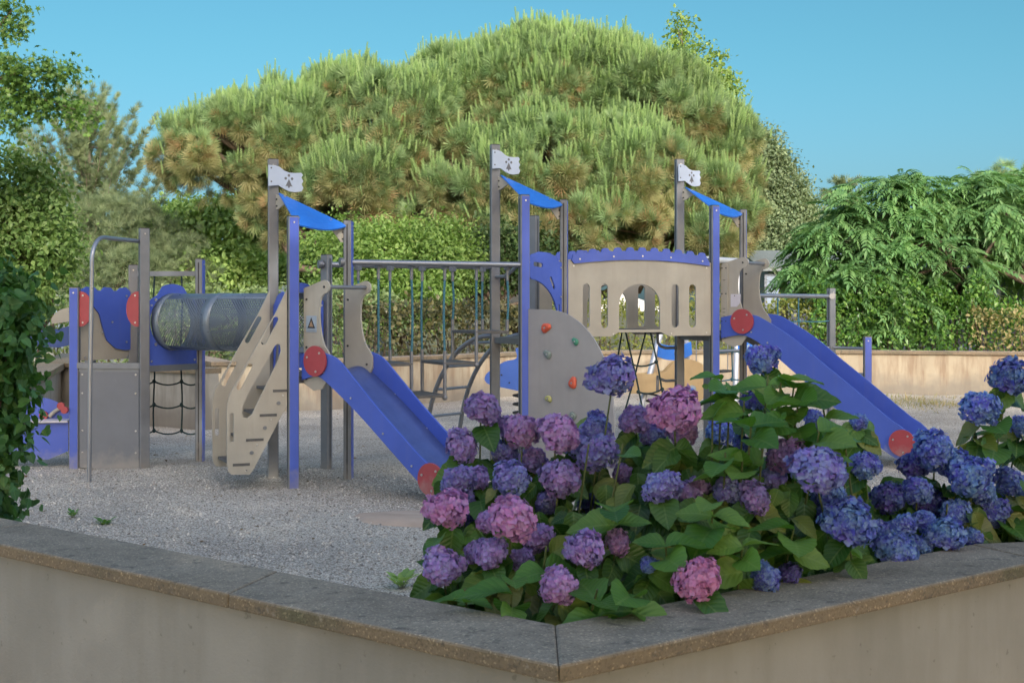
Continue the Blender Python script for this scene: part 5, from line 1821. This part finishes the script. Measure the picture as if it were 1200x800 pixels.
for k, (t, base, lp, ld, ln_, smb) in bushes.items():
    smb.build('stem', M['stem'], t)
    # leaves do not grow across the flower heads: drop those standing right in front of one
    n_old = len(lp)
    LP, LD, LN = np.array(lp + YP[k]), unit(np.array(ld + YD[k])), np.array(ln_ + YL[k])
    ok = np.ones(len(LP), bool)
    for (px, py, r, c_, d) in heads:
        hp = pt(px, py, d); hr = r * d / F
        for tt in (.25, .6, .95):
            q = LP + LD * (LN * tt)[:, None]
            ok &= ~((np.hypot(q[:, 0] - hp[0] * q[:, 1] / hp[1], q[:, 2] - EYE - (hp[2] - EYE) * q[:, 1] / hp[1]) < hr * .95) & (q[:, 1] < hp[1] + hr * .4) & (q[:, 1] > hp[1] - .9))
    young = np.arange(len(LP)) >= n_old
    if (ok & young).any():
        D = LD[ok & young]
        scatter('young_foliage', HLEAF, LP[ok & young], frames(D, np.tile(UP, (len(D), 1)) * .9 + np.array([0, -.3, 0]) + rng.normal(size=D.shape) * .25), LN[ok & young], LEAF['young'], t, HUV, smooth=True)
    ok &= ~young
    lp, ld, ln_ = LP[ok], LD[ok], LN[ok]
    D = np.array(ld)
    nn = np.tile(UP, (len(D), 1)) * .6 + np.array([0, -.65, 0]) + rng.normal(size=D.shape) * .3
    scatter('foliage', HLEAF, np.array(lp), frames(D, nn), np.array(ln_), LEAF['hydr'], t, HUV, smooth=True)

# low weeds in the gravel
def weed(label, px, py, n, L, mat='laurel', name='weed'):
    d = F * EYE / (py - YH)
    c = pt(px, py, d)
    t = empty(name, (c[0], c[1], 0)); tag(t, label, 'weed')
    D = np.stack([np.cos(np.arange(n) * 2.4), np.sin(np.arange(n) * 2.4), .5 + .3 * rng.random(n)], 1)
    P = np.tile([c[0], c[1], .01], (n, 1)) + D * np.array([.35, .35, .6]) * L * rng.random((n, 1)) * 1.6
    scatter('foliage', OVAL, P, frames(D, np.tile(UP, (n, 1))), L * (.6 + .6 * rng.random(n)), LEAF[mat], t)
    mb = MB()
    for i in range(0, n, 2): mb.tube([(c[0], c[1], -.02), P[i]], [.004, .002], 5)
    mb.build('stem', M['stem'], t)
weed('small weed in the gravel beside the heart leaved shrub', 85, 607, 16, .05)
weed('small weed in the gravel just behind the foreground coping', 122, 618, 14, .06)
weed('low leafy weed in the gravel beside the mauve hydrangea', 470, 690, 20, .085, 'oak')

# dry grass fringe along the far wall and leaf litter scattered over the gravel
k = 5200
px = rng.uniform(1000, 1330, k); 
yy = rng.normal(471, 4.5, k)
d = F * EYE / (yy - YH)
P = np.stack([(px - 600) * d / F, d, np.zeros(k)], 1)
D = np.stack([rng.normal(size=k) * .5, rng.normal(size=k) * .5, np.ones(k)], 1)
keep = np.sin(P[:, 0] * 3.1) + np.sin(P[:, 0] * 7.3 + P[:, 1]) + rng.normal(size=k) * .8 > -.2
P, D = P[keep], D[keep]
tag(scatter('dry_grass', ([(-.06, 0, 0), (.06, 0, 0), (0, 1, .25)], [(0, 1, 2)]), P, frames(D, rng.normal(size=D.shape)), .03 + .07 * rng.random(len(P)), LEAF['grass']), kind='stuff')
k = 1700
P = np.stack([rng.uniform(-7, 7, k), rng.uniform(5.0, 22, k), np.zeros(k)], 1)
P[:, 2] = hgt(P[:, 0], P[:, 1]) + .012
LITTER = leafy('brown leaf litter', [(.10, .06, .03), (.18, .11, .05), (.07, .055, .04), (.25, .17, .08)], .1, .8, .1)
D = np.stack([rng.normal(size=k), rng.normal(size=k), .15 * rng.normal(size=k)], 1)
tag(scatter('leaf_litter', DIAMOND, P, frames(D, np.tile(UP, (k, 1)) + rng.normal(size=D.shape) * .2), .02 + .035 * rng.random(k), LITTER), kind='stuff')
# loose stones on the nearer gravel give the surface a real relief
k = 30000
yv = 3.6 + 9.0 * rng.random(k) ** 1.3
xv = rng.uniform(-.47, .30, k) * yv
zv = hgt(xv, yv) + .006
OCT = ([(1, 0, 0), (-1, 0, 0), (0, 1, 0), (0, -1, 0), (0, 0, .7), (0, 0, -.7)], [(0, 2, 4), (2, 1, 4), (1, 3, 4), (3, 0, 4), (2, 0, 5), (1, 2, 5), (3, 1, 5), (0, 3, 5)])
STONE = leafy('loose stones', [(.16, .15, .135), (.36, .335, .30), (.50, .47, .42), (.60, .56, .50)], .0, .9, .2)
D = sphere(k)
keep = ~((np.abs((xv - (c[0] + 0)) ) < 0))
tag(scatter('loose_gravel', OCT, np.stack([xv, yv, zv], 1), frames(D, sphere(k)), .005 + .008 * rng.random(k) ** 2, STONE), kind='stuff')

# ------------------------------------------------------------------ toys behind
def coil(c, r, h, turns, wire, mat=0):
    mb = MB()
    mb.tube([(c[0] + r * math.cos(t * 2 * math.pi * turns), c[1] + r * math.sin(t * 2 * math.pi * turns), c[2] + h * t) for t in np.linspace(0, 1, int(14 * turns))], wire, 7)
    return mb


dS = 16.8
c = pt(606, 490, dS)
t = empty('spring_rider', (c[0], dS, 0)); tag(t, 'blue whale shaped spring rider behind the middle tower', 'spring rider')
mb = MB()
out = [(-.42, .62), (-.36, .56), (-.10, .50), (.14, .46), (.30, .50), (.40, .58), (.44, .66), (.40, .74), (.28, .83), (.20, .86), (.17, .94), (.07, 1.01), (-.02, 1.01), (.0, .92), (-.03, .87), (-.16, .84), (-.30, .76), (-.40, .68)]
out = [(a, z - .0) for a, z in out]
for dy in (-.13, .13):
    mb.plate([smooth(out + out[:1], 3)[:-1]], (c[0], dS + dy), (1, 0), .02, 0)
bolts(mb, (c[0], dS - .13), np.array([1, 0]), [(.25, .75), (-.1, .58), (.1, .55), (-.2, .68)], .02, 1)
mb.build('body', [M['whale'], M['dark']], t)
coil((c[0] + .05, dS, .02), .10, .50, 4.5, .014).build('spring', M['dark'], t)
mb = MB(); mb.box((c[0] - .05, dS, .72), (.3, .24, .03)); mb.build('seat', M['sky_blue'], t, .006)
mb = MB(); mb.tube([(c[0] + .18, dS - .26, .90), (c[0] + .18, dS + .26, .90)], .014, 8); mb.build('handle', M['dark'], t)

dS = 17.6
c = pt(787, 450, dS)
t = empty('spring_seesaw', (c[0], dS, 0)); tag(t, 'tan boarded spring seesaw in front of the cream wall, below the arched bridge', 'seesaw')
x0 = pt(738, 450, dS)[0] - c[0]
mb = MB()
z = lambda py: EYE + (YH - py) * dS / F
hump = smooth([(x0, z(438)), (-.15, z(436)), (-.05, z(430)), (.05, z(423)), (.25, z(421)), (.42, z(428)), (.50, z(444)), (.46, z(460)), (.32, z(470)), (.12, z(468)), (-.05, z(461)), (x0, z(460))], 4)
for dy in (-.16, .16):
    mb.plate([hump], (c[0], dS + dy), (1, 0), .025, 0)
mb.build('board', M['tan'], t)
mb = MB(); mb.box((c[0] + .05, dS, z(452)), (.95, .28, .03)); mb.build('seat', M['tan'], t, .006)
mb = MB()
for px_, py_ in ((811, 456), (782, 408.5)):
    q = pt(px_, py_, dS - .18)
    if py_ > 420:
        mb.disc(q, (0, -1, 0), .055, .02, 20, 0); mb.disc(q + np.array([0, -.012, 0]), (0, -1, 0), .02, .02, 12, 1)
mb.build('cap', [M['sticker'], M['sky_blue']], t)
for q in (-.25, .28):
    coil((c[0] + q, dS, .02), .09, .42, 4, .013).build('spring', M['dark'], t)

# swing set: two A-frames with blue plates and a top beam
t = empty('swing_set', (pt(835, 400, 19)[0], 19, 0)); tag(t, 'pale grey swing frame with bright blue cross plates behind the far tower', 'swing')
fr = []
for (pxa, pxl, pxr, d, ytop) in ((797, 740, 818, 18.2, 302), (866, 851, 905, 20.0, 306)):
    A = pt(pxa, ytop, d); Lb_ = np.array([pt(pxl, 470, d)[0], d - .75, -.03]); Rb_ = np.array([pt(pxr, 470, d)[0], d + .75, -.03])
    mb = MB()
    for e in (Lb_, Rb_): mb.tube([A, e], .042, 10)
    mb.build('a_frame', M['frame'], t)
    f = lambda e, zz: A + (e - A) * ((A[2] - zz) / (A[2] - e[2]))
    zt_, zb_ = (EYE + (YH - 402) * d / F, EYE + (YH - 418) * d / F) if d < 19 else (EYE + (YH - 397) * d / F, EYE + (YH - 413) * d / F)
    p, q = f(Lb_, zt_), f(Rb_, zt_)
    w = unit((q - p)[:2]); ln = np.linalg.norm((q - p)[:2])
    mb = MB()
    top = [(ln * s, zt_ - .035 * 4 * s * (1 - s)) for s in np.linspace(1.06, -.06, 12)]
    bot = [(ln * s, zb_ - .045 * 4 * s * (1 - s)) for s in np.linspace(-.10, 1.10, 12)]
    nrm = np.array([w[1], -w[0]])
    if nrm[1] > 0: nrm = -nrm
    mb.plate([bot + top], p[:2] + nrm * .05, w, .018, 0)
    cc = (p + q) / 2
    mb.disc((cc[0] + nrm[0] * .065, cc[1] + nrm[1] * .065, (zt_ + zb_) / 2 - .03), (nrm[0], nrm[1], 0), .055, .014, 18, 1)
    mb.build('cross_plate', [M['sky_blue'], M['sticker']], t)
    fr.append(A)
mb = MB(); ext = unit(fr[1] - fr[0])
mb.tube([fr[0] - ext * .15, fr[1] + ext * .3], .045, 12); mb.build('beam', M['frame'], t)
mb = MB(); mb.disc(fr[0] - ext * .16, ext, .06, .03, 14); mb.build('end_cap', M['sky_blue'], t)
for s in (.35, .7):
    a = fr[0] + (fr[1] - fr[0]) * s
    mb = MB()
    for o_ in (-.2, .2):
        mb.tube([a + ext * o_, a + ext * o_ + np.array([0, 0, -1.65])], .008, 6)
    mb.build('chain', M['steel'], t)
    mb = MB(); mb.box((a[0], a[1], a[2] - 1.66), (.44, .18, .03), math.atan2(ext[1], ext[0])); mb.build('seat', M['dark'], t, .008)

# ------------------------------------------------------------------ holiday homes and canopies behind the hedges
def home(label, x0, x1, d, dp, h, hr, mw, mr, wins=(), slats=True, name='mobile_home', ridge_x=True):
    """low pitched cabin between x0 and x1 with siding grooves, windows and a roof with eaves"""
    t = empty(name, ((x0 + x1) / 2, d, 0)); tag(t, label, 'cabin')
    mb = MB(); mb.box(((x0 + x1) / 2, d + dp / 2, h / 2), (x1 - x0, dp, h))
    if slats:
        for z in np.arange(.2, h - .05, .16):
            mb.box(((x0 + x1) / 2, d - .006, z), (x1 - x0 - .02, .012, .145))
    mb.build('wall', mw, t)
    mb = MB()
    e = .25
    r = [(x0 - e, d - e, h - .02), (x1 + e, d - e, h - .02), (x1 + e, d + dp / 2, h + hr), (x0 - e, d + dp / 2, h + hr), (x0 - e, d + dp + e, h - .02), (x1 + e, d + dp + e, h - .02)]
    lowr = [(a, b_, z - .10) for a, b_, z in r]
    mb.add(r + lowr, [(0, 1, 2, 3), (3, 2, 5, 4), (7, 6, 9, 8), (8, 9, 10, 11), (6, 7, 1, 0), (4, 5, 11, 10), (1, 7, 8, 2), (2, 8, 11, 5), (0, 3, 9, 6), (3, 4, 10, 9)])
    if hr < .4:
        for x in np.arange(x0, x1, .45):
            mb.beam((x, d - e, h + .0), (x, d + dp / 2, h + hr + .015), .04, .03)
    mb.build('roof', mr, t)
    for (wx, wz, ww, wh) in wins:
        f = MB(); f.box((wx, d - .03, wz), (ww + .12, .06, wh + .12)); fo = f.build('window', M['white'] if name != 'house' else M['siding'], t)
        g = MB(); g.box((wx, d - .062, wz), (ww, .012, wh)); g.build('pane', M['glass'], fo)


X = lambda px_, d_: (px_ - 600) * d_ / F
home('grey blue clad cabin with a small window behind the hanging bridge', X(330, 28), X(436, 28), 28, 3.2, EYE - (352 - YH) * 28 / F, .35, M['siding'], M['roof'], [(X(417, 28), EYE - (364 - YH) * 28 / F, .32, .3), (X(372, 28), 1.4, .8, .6)])
home('grey roofed house behind the yucca', X(900, 32), X(1010, 32), 32, 5, EYE - (312 - YH) * 32 / F, .5, M['siding'], M['roof'], [(X(915, 32), 1.9, .7, .8), (X(960, 32), 1.9, .8, .8)], False, 'house')
home('dark navy cabin half hidden behind the drooping sumac', X(1058, 28.5), X(1230, 28.5), 28.5, 3, 2.35, .3, M['navy'], M['roof'], [(X(1150, 28.5), 1.7, .7, .6)])
home('pale blue roofed cabin behind the blue play counter', X(-40, 27.5), X(100, 27.5), 27.5, 3, EYE - (377 - YH) * 27.5 / F, .34, M['white'], M['glass'], [(X(60, 27.5), .8, .8, .4)])
# slatted screen on posts above the left cabin's roof line
xs0, xs1, ds = X(-40, 32), X(92, 32), 32
t = empty('slatted_screen', ((xs0 + xs1) / 2, ds, 0)); tag(t, 'dark grey slatted screen above the pale blue roof at left', 'fence')
mb = MB()
for i, y in enumerate((346.5, 350, 353.5, 357)):
    mb.box(((xs0 + xs1) / 2, ds, EYE - (y - YH) * ds / F), (xs1 - xs0, .03, .055))
mb.build('slat_panel', M['post'], t)
for x in np.linspace(xs0, xs1, 4):
    mb = MB(); mb.box((x, ds + .05, EYE / 2 + .15), (.08, .06, EYE + .3 + .05)); mb.build('post', M['dark'], t)


def canopy(label, px0, px1, d, y_eave, y_top):
    x0, x1 = X(px0, d), X(px1, d)
    ze, zt = EYE - (y_eave - YH) * d / F, EYE - (y_top - YH) * d / F
    w = x1 - x0; cx = (x0 + x1) / 2
    t = empty('marquee', (cx, d + w / 2, 0)); tag(t, label, 'marquee', 'white marquees behind the hedges')
    mb = MB()
    k = 9
    ring = [(x0, d), (x1, d), (x1, d + w), (x0, d + w)]
    apex = np.array([cx, d + w / 2, zt])
    for a, b_ in zip(ring, ring[1:] + ring[:1]):
        a, b_ = np.array([*a, ze]), np.array([*b_, ze])
        rows = [[a + (b_ - a) * i / 6 + (apex - (a + (b_ - a) * i / 6)) * s - np.array([0, 0, .18 * math.sin(math.pi * s) * (zt - ze)]) for i in range(7)] for s in np.linspace(0, 1, 6)]
        vs = [p for r_ in rows for p in r_]
        mb.add(vs, [(j * 7 + i, j * 7 + i + 1, (j + 1) * 7 + i + 1, (j + 1) * 7 + i) for j in range(5) for i in range(6)], 0, True)
        val = []
        for i in range(k * 4 + 1):
            s = i / (k * 4)
            val.append(a + (b_ - a) * s - np.array([0, 0, .13 + .05 * abs(math.sin(math.pi * s * k))]))
        topv = [a + (b_ - a) * i / (k * 4) for i in range(k * 4 + 1)]
        n = len(val)
        mb.add(topv + val, [(i, i + 1, n + i + 1, n + i) for i in range(n - 1)], 0)
    mb.build('canopy', M['white'], t)
    for x, y in ring:
        m2 = MB(); m2.tube([(x, y, 0), (x, y, ze)], .03, 8); m2.build('pole', M['steel'], t)


canopy('white scalloped marquee left of the middle tower, largest of the row', 555, 640, 31, 356, 340)
canopy('white marquee partly behind the bright green tree', 478, 548, 31, 352, 338)
canopy('white marquee seen through the slots of the arched bridge', 690, 775, 30, 356, 340)

# ------------------------------------------------------------------ light, sky, camera
SUN_E, SUN_AZ = 25.0, (.26, -.97)        # elevation; plan direction towards the sun (behind the camera, slightly right)
sd = unit(np.array([SUN_AZ[0], SUN_AZ[1], math.tan(math.radians(SUN_E))]))
for lab, x, y, lst, n in (
        ('tall broadleaf tree behind the camera, leftmost of the shading row', -4.5, -9.5, [((-5, -9.5, 7.5), (3.2, 2.2, 4.2)), ((-2.6, -9, 5), (3, 2.2, 3.0)), ((-.4, -9, 11.5), (2.8, 2, 2.8)), ((-3.4, -9.4, 11.0), (2.6, 2, 2.6))], 1.9),
        ('tall broadleaf tree behind the camera, second of the shading row', 2.0, -9, [((1.6, -9, 8.0), (3.4, 2.2, 4.6)), ((3.6, -9.4, 5.2), (3.0, 2.2, 3.0)), ((3.2, -9, 11.0), (2.8, 2, 2.4)), ((1.9, -9.6, 11.2), (2.2, 1.8, 2.2))], 1.45),
        ('tall broadleaf tree behind the camera, third of the shading row', 8.0, -9.5, [((7.2, -9.4, 8.6), (3.6, 2.2, 4.8)), ((8.8, -9, 5.4), (3.2, 2.2, 3.2)), ((6.9, -9.2, 12.5), (2.2, 2, 2.5)), ((10.2, -9.2, 11.4), (2.6, 2, 2.6))], 1.6),
        ('tall broadleaf tree behind the camera, rightmost of the shading row', 14.0, -9, [((13.2, -9, 8.4), (3.6, 2.2, 4.8)), ((13.0, -9.2, 11.3), (3.0, 2, 2.6)), ((16.0, -9, 7.0), (3.4, 2.2, 4.2)), ((16.2, -9, 11.0), (2.8, 2, 2.6))], 1.9)):
    shade_tree(lab, x, y, [(np.array(c_, float), np.array(r_, float)) for c_, r_ in lst], n)

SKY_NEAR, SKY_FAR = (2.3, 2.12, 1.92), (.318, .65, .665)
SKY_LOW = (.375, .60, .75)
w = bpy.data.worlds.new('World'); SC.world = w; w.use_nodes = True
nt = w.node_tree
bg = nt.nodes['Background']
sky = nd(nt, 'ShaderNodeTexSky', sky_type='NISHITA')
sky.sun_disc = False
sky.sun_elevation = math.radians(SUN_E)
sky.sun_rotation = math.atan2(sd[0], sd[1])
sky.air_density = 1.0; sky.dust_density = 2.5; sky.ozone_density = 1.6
# sky tinted blue away from the sun, boosted overhead and sunward to lift shade
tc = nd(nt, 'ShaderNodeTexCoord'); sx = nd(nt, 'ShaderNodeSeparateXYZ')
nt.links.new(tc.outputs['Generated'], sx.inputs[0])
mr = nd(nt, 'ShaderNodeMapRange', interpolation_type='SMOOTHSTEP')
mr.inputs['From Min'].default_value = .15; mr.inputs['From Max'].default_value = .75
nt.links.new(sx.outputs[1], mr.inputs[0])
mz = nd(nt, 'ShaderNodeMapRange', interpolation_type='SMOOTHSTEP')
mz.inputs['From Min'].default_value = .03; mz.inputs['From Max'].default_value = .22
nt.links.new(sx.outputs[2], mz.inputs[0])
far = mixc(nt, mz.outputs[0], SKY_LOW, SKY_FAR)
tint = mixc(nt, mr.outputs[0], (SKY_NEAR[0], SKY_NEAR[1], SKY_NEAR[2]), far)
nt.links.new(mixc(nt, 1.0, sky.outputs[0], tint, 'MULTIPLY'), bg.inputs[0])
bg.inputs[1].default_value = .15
L = bpy.data.lights.new('sun', 'SUN'); L.energy = 2.0; L.angle = math.radians(.5); L.color = (1, .955, .88)
lo = bpy.data.objects.new('sun', L); link(lo)
lo.rotation_euler = Vector(tuple(-sd)).to_track_quat('-Z', 'Y').to_euler()

cam = bpy.data.cameras.new('camera'); co = bpy.data.objects.new('camera', cam); link(co)
cam.sensor_width = 36; cam.lens = 36 * F / 1200
cam.shift_y = (YH - 400) / 1200
cam.clip_end = 2000; cam.clip_start = .05
co.location = (0, 0, EYE); co.rotation_euler = (math.radians(90), 0, 0)
cam.dof.use_dof = True; cam.dof.focus_distance = 10.0; cam.dof.aperture_fstop = 13.0
SC.camera = co
SC.view_settings.view_transform = 'Standard'; SC.view_settings.look = 'None'
SC.view_settings.gamma = 1; SC.view_settings.use_curve_mapping = False
SC.view_settings.exposure = .48
SC.cycles.max_bounces = 8; SC.cycles.transparent_max_bounces = 12
SC.cycles.use_denoising = True
